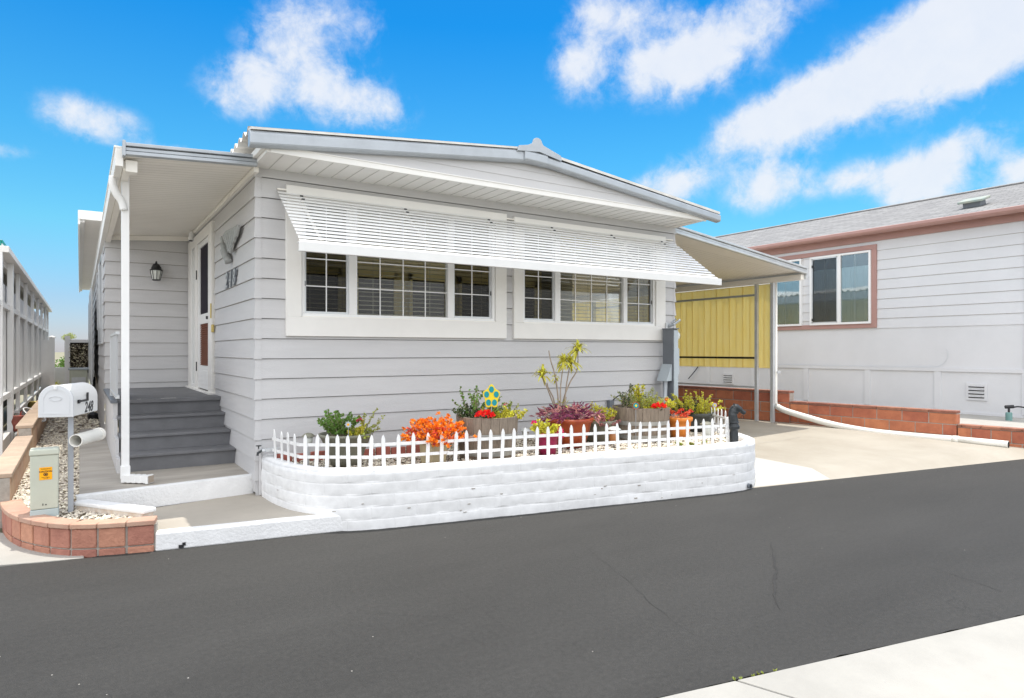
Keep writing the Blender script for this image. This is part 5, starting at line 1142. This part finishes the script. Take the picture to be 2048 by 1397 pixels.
# ---- plant builders
def shrub(name, label, cat, base, n, L, spread, leafm_, stemm, lw=(.022,.018), curl=.3, dens=9, up=1.0, group=None, flowers=None, rad0=.05):
    t = thing(name, base, label, cat, group); st = MB(); lf = MB(); n = int(n*1.5); lw = (lw[0]*1.12, lw[1]*1.15); L = L*1.06
    for i in range(n):
        a = random.uniform(0,2*pi); r0 = rad0*math.sqrt(random.random()); p = Vector((base[0]+r0*cos(a),base[1]+r0*sin(a),base[2]))
        d = Vector((cos(a)*spread*random.random(),sin(a)*spread*random.random(),up)).normalized(); l = L*random.uniform(.55,1.1); k = 7; pts = [p.copy()]
        for s_ in range(k):
            d = (d+Vector((random.gauss(0,curl*.5),random.gauss(0,curl*.5),random.gauss(0,curl*.3)))*.6).normalized(); p = p+d*l/k; pts.append(p.copy())
            if s_ >= 1:
                for q in range(dens):
                    o_ = p-d*random.random()*l/k; e = (d*.5+Vector((random.gauss(0,1),random.gauss(0,1),random.gauss(0,1))).normalized()).normalized()
                    lf.leaf(o_, e, lw[0]*random.uniform(.7,1.3), lw[1])
        st.tube(pts, [.0045-.0004*j for j in range(len(pts))], 5)
    st.build('stems', stemm, t); lf.build('foliage', leafm_, t)
    return t
def blossom(t, c, r, m, n=70, lw=(.022,.02), flat=.6):
    fl = MB()
    for i in range(n):
        q = Vector((random.gauss(0,1),random.gauss(0,1),abs(random.gauss(0,1))*flat)).normalized(); p = Vector(c)+Vector((q.x*r*random.uniform(.5,1),q.y*r*random.uniform(.5,1),q.z*r*flat)); fl.leaf(p, q+Vector((random.gauss(0,.4),random.gauss(0,.4),.2)), lw[0], lw[1], .3)
    fl.build('blossom', m, t)
random.seed(31)
bz = G0+.27
shrub('succulent_bush', 'green jade-like bush standing up at the left of the wide grey bowl', 'shrub', (.575,-.72,bz), 16, .24, .9, M['lgreen'], 'stem', (.026,.022), .35, 8)
shrub('succulent_bush', 'low olive bush spilling over the right side of the wide grey bowl', 'shrub', (.775,-.74,bz-.01), 14, .27, 2.2, M['lolive'], 'stem', (.022,.018), .4, 6, .45)
t = shrub('flowering_plant', 'small yellow leafed plant with pink blossom in the middle of the wide grey bowl', 'flower', (.715,-.82,bz), 7, .13, .7, M['lyel'], 'stem', (.02,.016), .3, 6)
blossom(t, (.755,-.80,bz+.13), .035, 'fmag', 30, (.016,.014), 1)
# orange succulent
t = thing('orange_succulent', (1.38,-1.10,.5), 'big flame orange succulent bush in the sand coloured pot', 'shrub'); st = MB(); lf = MB()
oc = Vector((1.40,-1.10,.50))
for i in range(125):
    a = random.uniform(0,2*pi); el = random.uniform(.2,1.45); L = random.uniform(.18,.285); d = Vector((cos(a)*cos(el)*1.15, sin(a)*cos(el), sin(el)*.85)); p = oc+Vector((cos(a)*.03,sin(a)*.03,0)); pts = [p]
    for s_ in range(5): p = p+(d+Vector((random.gauss(0,.25),random.gauss(0,.25),random.gauss(0,.18))))*L/5; pts.append(p)
    st.tube(pts, [.007,.006,.0055,.005,.0045,.004], 5)
    for q in (pts[-1], pts[-2], (pts[-3] if random.random()<.6 else pts[-1])):
        q = q+Vector((random.gauss(0,.012),random.gauss(0,.012),random.gauss(0,.01)))
        for w_ in range(9):
            e = Vector((random.gauss(0,1),random.gauss(0,1),random.gauss(.5,.8))).normalized(); lf.leaf(q, e, random.uniform(.026,.036), .023, .35)
st.build('stems', 'stemred', t); lf.build('foliage', 'lorange', t)
lf = MB()
for i in range(110):
    a = random.uniform(2.0,5.2); q = oc+Vector((cos(a)*random.uniform(.13,.29), sin(a)*random.uniform(.1,.26), random.uniform(.02,.16)))
    for w_ in range(5): lf.leaf(q, Vector((random.gauss(0,1),random.gauss(0,1),random.gauss(.5,.8))), .026, .018, .35)
lf.build('foliage', 'lcoral', t)
# left barrel
z1 = G0+.385
shrub('green_shrub', 'dark green wispy shrub at the back left of the left barrel', 'shrub', (1.94,-.96,z1), 16, .30, 1.3, M['lgreen'], 'stem', (.024,.018), .45, 6, 1, None, None, .12)
shrub('green_shrub', 'low dark foliage at the left rim of the left barrel', 'shrub', (1.79,-1.05,z1), 9, .15, 1.2, M['ldark'], 'stem', (.022,.014), .4, 8, 1, None, None, .06)
t = shrub('flowering_plant', 'ruffled bright red bloom at the front of the left barrel', 'flower', (1.90,-1.25,z1-.01), 4, .06, .6, M['ldark'], 'stem', (.02,.016), .3, 5)
blossom(t, (1.86,-1.26,z1+.045), .085, 'fred', 110, (.032,.03), .55)
shrub('yellow_succulent', 'yellow green succulents filling the right half of the left barrel', 'shrub', (2.16,-1.12,z1-.02), 22, .13, 1.6, M['lyel'], 'stem', (.024,.018), .4, 7, .7, None, None, .15)
shrub('green_shrub', 'sparse olive trailing plant at the right rim of the left barrel', 'shrub', (2.24,-1.0,z1-.02), 8, .17, 1.5, M['lolive'], 'stem', (.02,.014), .4, 6, .7, None, None, .06)
t = thing('red_flower', (2.20,-1.1,z1), 'single small red flower stalk at the right of the teal paw ornament', 'flower'); mb = MB(); mb.tube([(2.18,-1.1,z1-.02),(2.20,-1.1,z1+.12)], .003, 5); mb.build('stem', 'lolive', t); blossom(t, (2.20,-1.1,z1+.13), .018, 'fred', 22, (.014,.012), 1)
# flower shaped ornament: teal spots in yellow
t = thing('flower_ornament', (1.96,-1.24,z1), 'yellow metal stake ornament with five teal spots standing in the left barrel', 'garden ornament')
fc = Vector((1.945,-1.24,.935)); R_ = Vector((.84,-.54,0)); U_ = Vector((0,0,1)); ND = Vector((-.54,-.84,0))
ol = []; 
for k in range(60):
    a = 2*pi*k/60+pi/2; r = .094+.012*cos(5*(a-pi/2))+.002*cos(40*a); ol.append(tuple(fc+R_*r*cos(a)*.82+U_*r*sin(a)*1.15))
mb = MB(); mb.prism(ol, tuple(-ND*.006)); fixn(mb.build('plate', 'signyel', t))
for k in range(5):
    a = pi/2+2*pi*k/5; cc = fc+R_*.058*cos(a)*.86+U_*.066*sin(a)*1.08+ND*.001; mb = MB(); mb.prism([tuple(cc+R_*.0245*cos(2*pi*j/20)+U_*.031*sin(2*pi*j/20)) for j in range(20)], tuple(ND*.004)); fixn(mb.build('petal_spot', 'signteal', t))
mb = MB(); mb.tube([tuple(fc-ND*.004-U_*.08),(1.945,-1.235,z1-.04)], .004, 6); mb.build('stake', 'postgrey', t)
def pinwheel(c, r, m1, m2, m3, label, n=12):
    t = thing('pinwheel_flower', c, label, 'garden ornament'); C_ = Vector(c)
    mb = MB(); mb.prism([tuple(C_+R_*r*cos(2*pi*j/24)+U_*r*sin(2*pi*j/24)) for j in range(24)], tuple(ND*.004)); fixn(mb.build('disc', m1, t))
    mb = MB(); mb.prism([tuple(C_+ND*.0045+R_*r*.42*cos(2*pi*j/16)+U_*r*.42*sin(2*pi*j/16)) for j in range(16)], tuple(ND*.003)); fixn(mb.build('centre', m2, t))
    mb = MB()
    for k in range(n): a = 2*pi*k/n; q = C_+R_*r*1.12*cos(a)+U_*r*1.12*sin(a); mb.obox(q, R_*cos(a)+U_*sin(a), -R_*sin(a)+U_*cos(a), ND, r*.22, r*.12, .002)
    mb.build('petals', m3, t); mb = MB(); mb.tube([tuple(C_-ND*.003-U_*r*.9), (c[0],c[1]+.003,G0-.0)], .003, 5); mb.build('stake', 'postgrey', t)
pinwheel((3.92,-1.20,.755), .032, 'signteal', 'signyel', 'signred', 'teal disc ornament with yellow centre at the left rim of the right barrel')
pinwheel((4.50,-1.12,.80), .026, 'signred', 'orange', 'frostglass', 'orange red disc ornament at the right side of the right barrel')
pinwheel((5.66,-.88,.66), .03, 'ellight', 'signyel', 'signred', 'pale disc ornament with yellow centre right of the yellow shrub')
pinwheel((.615,-.90,.71), .026, 'ellight', 'orange', 'postgrey', 'pale grey disc ornament with orange centre in the wide grey bowl', 8)
# magenta pot plant
t = shrub('flowering_plant', 'yellow leafed plant with magenta blossoms in the magenta pot', 'flower', (2.585,-1.27,G0+.19), 16, .15, 1.3, M['lyel'], 'stem', (.03,.024), .35, 6, 1, None, None, .07)
blossom(t, (2.715,-1.31,G0+.22), .055, 'fmag', 60, (.026,.024), .8); blossom(t, (2.765,-1.28,G0+.16), .035, 'fmag', 30, (.024,.022), .9)
mb = MB(); mb.tube([(2.545,-1.27,G0+.2),(2.455,-1.25,G0+.31)], .003, 5); mb.build('flower_stalk', 'lolive', t); blossom(t, (2.45,-1.25,G0+.325), .022, 'fmag', 26, (.02,.018), .9)
# rust pot: purple tradescantia and spiky stems
random.seed(44)
t = thing('purple_plant', (3.09,-.98,G0+.3), 'sprawling purple leafed plant overflowing the tall rust red pot', 'plant'); lf = MB(); lp = MB(); st = MB()
for i in range(95):
    a = random.uniform(0,2*pi); rr_ = random.uniform(.05,.30); p = Vector((3.10+cos(a)*rr_*1.25,-.98+sin(a)*rr_,G0+.30+random.uniform(.0,.13)*(1.2-rr_*2)+.02)); st.tube([(3.1+cos(a)*.05,-.98+sin(a)*.05,G0+.28), tuple(p)], .004, 4)
    tgt = lp if (random.random() < .3 or (p.x > 3.3 and random.random() < .6)) else lf
    for w_ in range(6): tgt.leaf(p+Vector((random.gauss(0,.02),random.gauss(0,.02),random.gauss(0,.015))), Vector((cos(a)*.6+random.gauss(0,.7),sin(a)*.6+random.gauss(0,.7),random.gauss(.15,.45))), random.uniform(.07,.12), .02, .3, droop=random.uniform(0,.35))
st.build('stems', 'stemred', t); lf.build('foliage', 'lpurple', t); lp.build('foliage', 'lpink', t)
t = thing('spiky_plant', (3.15,-.85,G0+.3), 'tall bare stemmed spiky plant with yellow leaf tufts above the tall rust red pot', 'plant'); 
dy_ = .55   # plane behind the pot, y about -0.8
def Q(u, v, y=-.80):   # stems were surveyed against the siding courses
    return None
stems = [([(3.10,-.85,.60),(3.17,-.82,.85),(3.27,-.8,1.02),(3.38,-.80,1.18),(3.385,-.80,1.40)], True, .15),
 ([(3.14,-.88,.60),(3.15,-.86,.8),(3.19,-.84,1.0),(3.25,-.83,1.24)], True, .145),
 ([(3.10,-.88,.60),(3.09,-.86,.8),(3.10,-.85,1.0),(3.15,-.84,1.25)], True, .13),
 ([(3.04,-.9,.60),(2.98,-.88,.78),(2.90,-.88,.95),(2.83,-.87,1.11)], True, .135),
 ([(3.08,-.86,.60),(3.06,-.85,.88),(3.03,-.84,1.1),(2.98,-.82,1.28),(2.955,-.82,1.39)], False, 0),
 ([(3.02,-.9,.60),(3.0,-.88,.74),(2.98,-.87,.86),(2.92,-.86,.97),(2.90,-.86,1.03)], False, 0),
 ([(2.92,-.92,.60),(2.85,-.92,.70),(2.81,-.92,.78)], False, 0),
 ([(3.07,-.86,.60),(3.07,-.85,.76),(3.06,-.84,.92),(3.04,-.83,1.07)], True, .06),
 ([(3.16,-.82,.60),(3.18,-.82,.74),(3.20,-.82,.86)], False, 0)]
for (pts, tuft, L) in stems:
    sp_ = smoothpath(pts, 5); mb = MB(); mb.tube(sp_, [.011-.0055*i/len(sp_) for i in range(len(sp_))], 7); mb.build('stem', 'stem', t, smooth=True)
    if tuft:
        lf = MB(); c = Vector(pts[-1]); c = tuple(c)
        for i in range(58 if L > .08 else 14):
            a = random.uniform(0,2*pi); el = random.uniform(-.5,1.45); d = Vector((cos(a)*cos(el),sin(a)*cos(el),sin(el))); l = L*random.uniform(.75,1.25)
            p0 = Vector(c)+Vector((0,0,random.uniform(-.03,.02))); w = .012; sdv = d.cross(Vector((0,0,1)))
            if sdv.length < .01: continue
            sdv.normalize(); p1 = p0+d*l*.45+Vector((0,0,.012)); p2 = p0+d*l*.8-Vector((0,0,l*.10)); p3 = p0+d*l-Vector((0,0,l*.32))
            lf.add([p0-sdv*w*.5,p0+sdv*w*.5,p1+sdv*w,p1-sdv*w,p2+sdv*w*.7,p2-sdv*w*.7,p3], [(0,1,2,3),(3,2,4,5),(5,4,6)])
        lf.build('leaf_tuft', 'lyucca', t)
random.seed(45)
lf = MB()
for i in range(26):
    a = random.uniform(0,2*pi); c = (3.13+random.gauss(0,.04),-.85,.70+random.uniform(-.05,.12)); d = Vector((cos(a),sin(a),random.uniform(-.2,1))).normalized(); lf.leaf(c, d, .11, .014, .2, droop=.3)
lf.build('leaf_tuft', 'lyucca', t)
shrub('yellow_succulent', 'yellow and pink leafed succulent in the grey pot by the right barrel', 'shrub', (3.70,-.86,G0+.22), 16, .22, 1.2, M['lyel'], 'stemred', (.028,.02), .4, 6, 1, None, None, .1)
shrub('green_shrub', 'pale trailing plant hanging over the rim of the grey pot', 'shrub', (3.64,-.98,G0+.22), 8, .14, 2.0, M['lpink'], 'stemred', (.026,.014), .5, 6, .2, None, None, .06)
# right barrel
z2 = G0+.37
shrub('green_shrub', 'feathery olive and green shrub at the back of the right barrel', 'shrub', (4.25,-.92,z2), 26, .24, 1.3, M['lolive'], 'stem', (.02,.008), .4, 11, 1, None, None, .16)
shrub('green_shrub', 'bright green leafy sprig rising above the right barrel', 'shrub', (4.24,-.90,z2+.02), 4, .26, .3, M['lyel'], 'stem', (.03,.024), .2, 7, 1.4, None, None, .04)
shrub('green_shrub', 'thin dark twisting sprig at the left of the right barrel', 'shrub', (3.98,-.95,z2), 4, .28, .5, M['ldark'], 'stem', (.02,.016), .5, 5, 1.2, None, None, .03)
t = shrub('flowering_plant', 'ruffled scarlet bloom at the front of the right barrel', 'flower', (4.22,-1.27,z2-.01), 4, .05, .6, M['ldark'], 'stem', (.02,.016), .3, 5)
blossom(t, (4.22,-1.27,z2+.04), .085, 'fred', 110, (.03,.028), .5)
shrub('yellow_succulent', 'yellow green succulents at the right side of the right barrel', 'shrub', (4.40,-1.08,z2-.02), 20, .15, 1.5, M['lyel'], 'stem', (.024,.018), .4, 7, .8, None, None, .13)
# orange pot, dark pot
t = thing('red_succulent', (4.75,-1.1,G0+.22), 'small red leaved succulent rosettes in the orange terracotta pot', 'plant'); lf = MB(); st = MB()
for i in range(18):
    a = random.uniform(0,2*pi); r_ = random.uniform(.02,.15); p = Vector((4.75+cos(a)*r_,-1.1+sin(a)*r_,G0+.25+random.uniform(0,.08))); st.tube([(4.75+cos(a)*r_*.4,-1.1+sin(a)*r_*.4,G0+.2),tuple(p)],.004,4); lf.rosette(p, (0,0,1), 11, .045, .022, 1.0)
st.build('stems', 'stemred', t); lf.build('foliage', 'lcoral', t)
shrub('yellow_shrub', 'arching yellow leafed shrub in the dark pot beside the meter cabinet', 'shrub', (5.42,-.74,G0+.20), 40, .34, 1.5, M['lyel'], 'stem', (.024,.018), .4, 9, .8, None, None, .14)
shrub('green_shrub', 'dark green undergrowth on the left of the yellow leafed shrub', 'shrub', (5.24,-.70,G0+.2), 14, .24, 1.1, M['ldark'], 'stem', (.022,.014), .4, 8, 1, None, None, .1)
# small ground rosettes among the pebbles
random.seed(77)
t = thing('ground_succulent', (4.3,-1.62,.32), 'little green rosettes growing in the pebbles in front of the right barrel', 'plant'); lf = MB()
for c in ((4.22,-1.60),(4.33,-1.66),(4.62,-1.6),(4.27,-1.5)):
    lf.rosette((c[0],c[1],.325), (0,0,1), 26, .04, .018, 1.3)
lf.build('foliage', 'lolive', t)
# solar lights
def solar(x, y, h, cap, body, label, big=False):
    t = thing('solar_light', (x,y,.31), label, 'garden light', 'solar path lights in the planter')
    mb = MB(); r = .062 if not big else .085
    mb.lathe((x,y,.31+h-.03), [(r,0),(r*.97,.006),(r*.6,.026),(r*.3,.034),(.01,.036)], 20); mb.build('cap', cap, t, smooth=True)
    mb = MB(); mb.lathe((x,y,.31+h-.03-(.07 if not big else .15)), [(r*.45,0),(r*.62,.02),(r*.66,.069 if not big else .149)], 16); mb.build('lens', body, t, smooth=True)
    mb = MB(); mb.tube([(x,y,.30),(x,y,.31+h-.09)], .009, 8); mb.build('stake', 'ltmetal', t)
solar(.33,-.62,.31,'potgrey','frostglass','solar path light with a dull bronze cap at the left end of the planter')
solar(1.60,-1.10,.23,'solar','frostglass','low solar path light between the orange succulent and the left barrel')
solar(2.57,-.92,.24,'solar','frostglass','solar path light between the left barrel and the magenta pot')
solar(3.58,-1.20,.22,'solar','caramel','wide solar path light with amber body by the right barrel', True)
solar(5.01,-1.30,.20,'potgrey','frostglass','bronze domed solar light right of the orange pot', True)
# horse head hitching post
t = thing('hitching_post', (4.80,-1.87,.33), 'black cast iron horse head hitching post at the right corner of the planter', 'hitching post')
hx, hy = 4.80, -1.87
mb = MB(); mb.lathe((hx,hy,.31), [(.062,0),(.062,.03),(.050,.045),(.046,.17),(.052,.18),(.064,.19),(.066,.215),(.055,.23),(.048,.25),(.060,.262),(.052,.275),(.036,.285)], 14); mb.build('column', 'charcoal', t, smooth=False)
HD = Vector((.86,-.5,0)).normalized(); o_ = Vector((hx,hy,.31))
mb = MB(); nk = [(0,.27),(-.012,.32),(-.012,.36),(.004,.40),(.02,.425)]; mb.tube(smoothpath([o_+HD*a_+Vector((0,0,b_)) for a_, b_ in nk],4), [.046]*4+[.046]*4+[.040]*4+[.034]*4+[.030], 12, flat=1.25)
hd = [(-.005,.430),(.03,.430),(.065,.408),(.098,.382),(.128,.362)]; mb.tube(smoothpath([o_+HD*a_+Vector((0,0,b_)) for a_, b_ in hd],4), [.030]*2+[.038]*4+[.034]*4+[.025]*4+[.025]*2+[.018], 12)
mb.tube([o_+HD*.045+Vector((0,0,.395)), o_+HD*.03+Vector((0,0,.36))], [.02,.018], 8); mb.build('horse_head', 'charcoal', t, smooth=True)
mb = MB()
for s_ in (-1,1): c = o_+HD*.0+Vector((-HD.y,HD.x,0))*.016*s_+Vector((0,0,.445)); mb.tube([tuple(c), tuple(c+Vector((0,0,.035))+HD*.005)], [.011,.002], 6)
mb.build('ears', 'charcoal', t)
mb = MB(); mb.tube(smoothpath([o_+HD*a_+Vector((0,0,b_)) for a_, b_ in ((.0,.452),(-.03,.43),(-.052,.38),(-.055,.33),(-.048,.29))],4), .012, 7); mb.build('mane', 'charcoal', t)
rc = o_+HD*.098+Vector((0,0,.318)); mb = MB(); mb.tube([tuple(rc+HD*.016*cos(a_*pi/8)+Vector((0,0,.02*sin(a_*pi/8)))) for a_ in range(17)], .003, 6); mb.build('ring', 'black', t)
# ================================================================== left neighbour's screened carport side
t = thing('screened_carport', (-2.3,8,0), 'long white screened carport side of the neighbour on the far left', 'screened carport')
SX = -2.3
mb = MB(); mb.box(SX-.1,SX+.10,3.75,19.4,2.64,2.72); mb.box(SX-.1,SX-.02,3.8,19.4,2.55,2.64); mb.build('eave_gutter', 'white', t, bevel=.004)
mb = MB(); mb.box(SX-2.2,SX-.12,3.75,19.4,2.73,2.76); mb.build('roof_pan', 'roofwhite', t)
mb = MB(); mb.box(SX-.04,SX+.02,3.6,18.9,1.96,2.03); mb.build('rail', 'vinyl', t); mb = MB(); mb.box(SX-.04,SX+.025,3.6,18.9,.73,.80); mb.build('rail', 'vinyl', t)
mb = MB(); mb.box(SX-.04,SX+.02,6.5,18.9,.38,.43); mb.build('rail', 'vinyl', t)
for i, y in enumerate((3.75,5.1,6.6,8.4,10.5,12.6,14.6,16.6,18.4)):
    w = .10 if i == 1 else .055; MB().box(SX-.02,SX+(.05 if i==1 else .035),y-.0,y+(.14 if i==1 else .07),-.1,2.64).build('post', 'vinyl', t, bevel=.004)
mb = MB(); mb.box(SX-.05,SX-.045,3.6,18.9,.80,1.96); mb.build('mesh_panel', 'mesh', t); mb = MB(); mb.box(SX-.05,SX-.045,3.6,18.9,2.03,2.33); mb.build('mesh_panel', 'mesh', t)
mb = MB(); y = 3.65
while y < 18.8: mb.box(SX-.045,SX-.03,y,y+.02,.80,1.96); y += .12
mb.build('mesh_rib', 'mesh', t)
mb = MB(); mb.box(SX-.75,SX-.70,3.7,18.9,0,2.7); mb.build('inner_wall', mat('shade_tone_wall', (.05,.05,.048), .8), t)  # coloured near black to stand in for shade inside the carport
mb = MB(); mb.box(SX-.25,SX+.02,3.9,5.3,-.16,.22); mb.build('plinth', 'white', t, bevel=.004)
t = thing('neighbour_roof_corner', (-4,10,3.2), 'teal edged roof corner of the house at the far left', 'house')
mb = MB(); mb.box(-9,-3.02,13.2,13.3,3.80,4.05); mb.box(-3.05,-3.0,13.2,17,3.80,4.05); mb.build('fascia', 'teal', t)
mb = MB(); mb.box(-9,-3.05,13.3,17,3.6,3.9); mb.add([(-9,13.2,4.05),(-3.0,13.2,4.05),(-6,17,4.9),(-9,17,4.9)],[(0,1,2,3)]); mb.build('roof', 'white', t)
mb = MB(); mb.box(-9,-2.62,8.0,8.06,3.18,3.36); mb.build('canopy_edge', 'teal', t); mb = MB(); mb.box(-9,-2.66,8.06,13.2,3.1,3.18); mb.box(-2.68,-2.60,8.06,13.2,3.16,3.30); mb.build('canopy', 'white', t)
mb = MB(); mb.box(-9,-4.6,9,17,-.16,3.6); mb.build('wall', 'nwall', t)
# clutter by the fence
t = thing('laundry_basket', (-2.14,6.3,.1), 'white plastic laundry basket with red holes lying by the screened carport', 'basket')
mb = MB(); bc = Vector((-2.14,6.2,.25)); ax_ = Vector((.55,-.2,.75)).normalized(); u_ = ax_.cross(Vector((0,1,0))).normalized(); w_ = ax_.cross(u_)
def ring(r, h, k, n=20): a = 2*pi*k/n; return bc+u_*r*cos(a)+w_*r*sin(a)+ax_*h
for k in range(20): mb.add([ring(.12,-.14,k),ring(.12,-.14,k+1),ring(.17,.15,k+1),ring(.17,.15,k)], [(0,1,2,3),(3,2,1,0)])
mb.build('basket_wall', 'vinyl', t); mb = MB(); mb.tube([tuple(ring(.175,.155,k)) for k in range(21)], .012, 6); mb.build('rim', 'vinyl', t)
mb = MB()
for r_ in range(4):
    for k in range(20):
        h_ = -.10+.06*r_; rr_ = .125+.05*(h_+.14)/.29+.004; a = 2*pi*(k+.5*(r_%2))/20; c = bc+(u_*cos(a)+w_*sin(a))*rr_+ax_*h_; mb.obox(c, u_*cos(a)+w_*sin(a), -u_*sin(a)+w_*cos(a), ax_, .002, .012, .015)
mb.build('holes', 'signred', t)
for (x,y,z,s,m,lab,nm,ct) in ((-2.2,5.15,.22,.09,'terra','small red brown flower pot on the plinth under the left fence','flower_pot','pot'),(-2.2,7.6,.02,.11,'potorange','orange pot standing beyond the laundry basket','flower_pot','pot'),(-2.2,9.6,.02,.14,'brass','tall ochre jug beyond the laundry basket','garden_jug','jug')):
    tt_ = thing(nm, (x,y,z), lab, ct); mb = MB(); mb.lathe((x,y,z), [(s*.6,0),(s,s*1.6),(s*.8,s*2.4),(s*.85,s*2.5)], 14); mb.build('pot_body', m, tt_, smooth=True)
t = thing('white_bag', (-2.15,5.7,.1), 'crumpled white bag on the ground in front of the laundry basket', 'bag')
mb = MB(); mb.lathe((-2.15,5.6,.02), [(.10,0),(.14,.05),(.13,.12),(.06,.17),(.03,.16)], 9); mb.v = [(x+random.uniform(-.015,.015),y+random.uniform(-.015,.015),z+random.uniform(-.015,.015)) for x,y,z in mb.v]; mb.build('bag_body', 'vinyl', t)
# ---- end of the side yard
t = thing('vinyl_fence', (-2.0,14,0), 'white vinyl fence panel closing the side yard at its left', 'fence')
MB().box(-2.28,-2.10,13.98,14.02,.1,1.66).build('panel', 'vinyl', t); MB().box(-2.11,-1.99,13.94,14.06,0,1.72).build('post', 'vinyl', t); mb = MB(); mb.lathe((-2.05,14,1.72),[(.085,0),(.085,.02),(.01,.06)],4); mb.build('post_cap', 'vinyl', t)
t = thing('yard_gate', (-1.5,14,0), 'white gate frame with dark leaf screen at the end of the side yard', 'gate')
MB().box(-1.78,-1.66,13.94,14.06,0,1.78).build('post', 'vinyl', t); MB().box(-1.66,-1.18,13.97,14.03,1.60,1.68).build('top_rail', 'vinyl', t)
mb = MB(); random.seed(8)
for i in range(620): mb.leaf((random.uniform(-1.65,-1.2),13.95+random.uniform(-.03,.03),random.uniform(.9,1.56)), (random.gauss(0,1),-.6,random.gauss(0,.4)), .05, .035)
mb.build('leaf_screen', mat('brown_leaf_screen', (.10,.08,.05), .6, island=.9), t); mb = MB()
for i in range(230): mb.leaf((random.uniform(-1.65,-1.2),13.93+random.uniform(-.03,.02),random.uniform(.9,1.56)), (random.gauss(0,1),-.3,random.gauss(0,.3)), .06, .03)
mb.build('pale_flecks', mat('pale_flecks', (.62,.56,.42), .6, island=.5), t); MB().box(-1.66,-1.18,14.0,14.02,.8,1.6).build('screen_backing', mat('dark_brown', (.03,.024,.018), .9), t)
t = thing('air_conditioner', (-1.45,12,.04), 'grey air conditioning unit at the end of the side yard', 'air conditioner')
MB().box(-1.65,-1.29,11.9,12.3,.05,.95).build('cabinet', 'pedestal', t, bevel=.02); MB().box(-1.61,-1.33,11.885,11.9,.62,.76).build('grille', 'ltmetal', t); MB().box(-1.68,-1.26,11.88,12.32,.93,.98).build('top', 'ellight', t, bevel=.01)
t = thing('hose_reel', (-1.22,7.6,.3), 'black coiled hose hanging low on the rear side wall', 'hose')
mb = MB()
for k in range(5): mb.tube([(-1.19-.012*k,9.2+.15*cos(a_*pi/10),.62+.2*sin(a_*pi/10)-.02*k) for a_ in range(21)], .014, 6)
mb.tube(smoothpath([(-1.2,9.2,.85),(-1.22,9.0,.5),(-1.22,8.7,.2),(-1.3,8.5,.06)],4), .014, 6); mb.build('coil', 'black', t)
mb = MB(); mb.lathe((-1.23,8.4,.03), [(.09,0),(.1,.12),(.05,.16)], 10); mb.build('reel', 'black', t)
# distant planting beyond the gate
def bush_far(name, c, rx_, ry_, rz__, n, m, label, cat='shrub', tr=None):
    t = thing(name, c, label, cat); lf = MB(); random.seed(int(abs(c[0]*10+c[1])))
    lobes = [(random.gauss(0,.45),random.gauss(0,.45),random.gauss(0,.45)) for k in range(7)]
    for i in range(n):
        L_ = random.choice(lobes); q = Vector((random.gauss(0,1),random.gauss(0,1),random.gauss(0,1))).normalized()*random.random()**.4*.6
        p = (c[0]+(L_[0]+q.x)*rx_, c[1]+(L_[1]+q.y)*ry_, c[2]+rz__+(L_[2]+q.z)*rz__); lf.leaf(p, (random.gauss(0,1),random.gauss(0,1),random.gauss(0,1)), rx_*.22, rx_*.14)
    lf.build('crown' if tr else 'foliage', m, t)
    if tr:
        mb = MB(); mb.tube([(c[0],c[1],-.3),(c[0]+.05,c[1],c[2]*.5),(c[0],c[1],c[2]+rz__)], [tr,tr*.8,tr*.5], 7); mb.build('trunk', 'stem', t)
bush_far('palm_like_tree', (-2.12,45,1.95), .32,.32,.30, 700, M['lolive'], 'small round crowned tree on a bare trunk far beyond the side yard', 'tree', .09)
bush_far('hedge_shrub', (-2.1,24,.3), .45,.4,.55, 700, M['lgreen'], 'green shrub beyond the gate opening', 'shrub')
bush_far('hedge_shrub', (-1.75,22,.35), .28,.3,.35, 500, leafm('amber_leaf', (.55,.33,.03)), 'amber flowering shrub beyond the gate opening', 'shrub')
bush_far('hedge_shrub', (-1.95,17.5,.1), .2,.2,.22, 400, M['lyel'], 'low yellow green plant beyond the gate opening', 'shrub')
t = thing('low_white_wall', (-2,19,0), 'low white wall beyond the gate opening', 'wall'); MB().box(-3.5,-1.2,19,19.15,0,.85).build('wall_body', 'white', t)
stones('rock_pile', lambda x,y: True, (-2.1,-1.7,14.3,16.5), 160, lambda x,y: .1+.18*random.random(), .07,.13, 'pebble', 'pile of pale rocks behind the gate opening')

random.seed(5)
t = thing('kerb_weed', (1.05,-4.76,-.16), 'small dry green weeds sprouting at the edge of the near pavement', 'weed'); lf = MB()
for k in range(6):
    c = (1.12+k*.045+random.uniform(-.02,.02)); lf.rosette((c, nkerb(c)-.01, -.16), (0,0,1), 7, .018, .007, .9)
lf.build('foliage', 'lolive', t)

mb = MB(); P = [(6.3,-.55),(6.8,-.50),(7.3,-.46),(7.8,-.47),(8.3,-.40)]
for (x0_,y0_),(x1_,y1_) in zip(P, P[1:]): mb.add([(x0_,y0_-.004,dz(x0_,y0_)+.004),(x1_,y1_-.004,dz(x1_,y1_)+.004),(x1_,y1_+.004,dz(x1_,y1_)+.004),(x0_,y0_+.004,dz(x0_,y0_)+.004)], [(0,1,2,3)])
struct(mb.build('driveway_crack', 'mortar'))
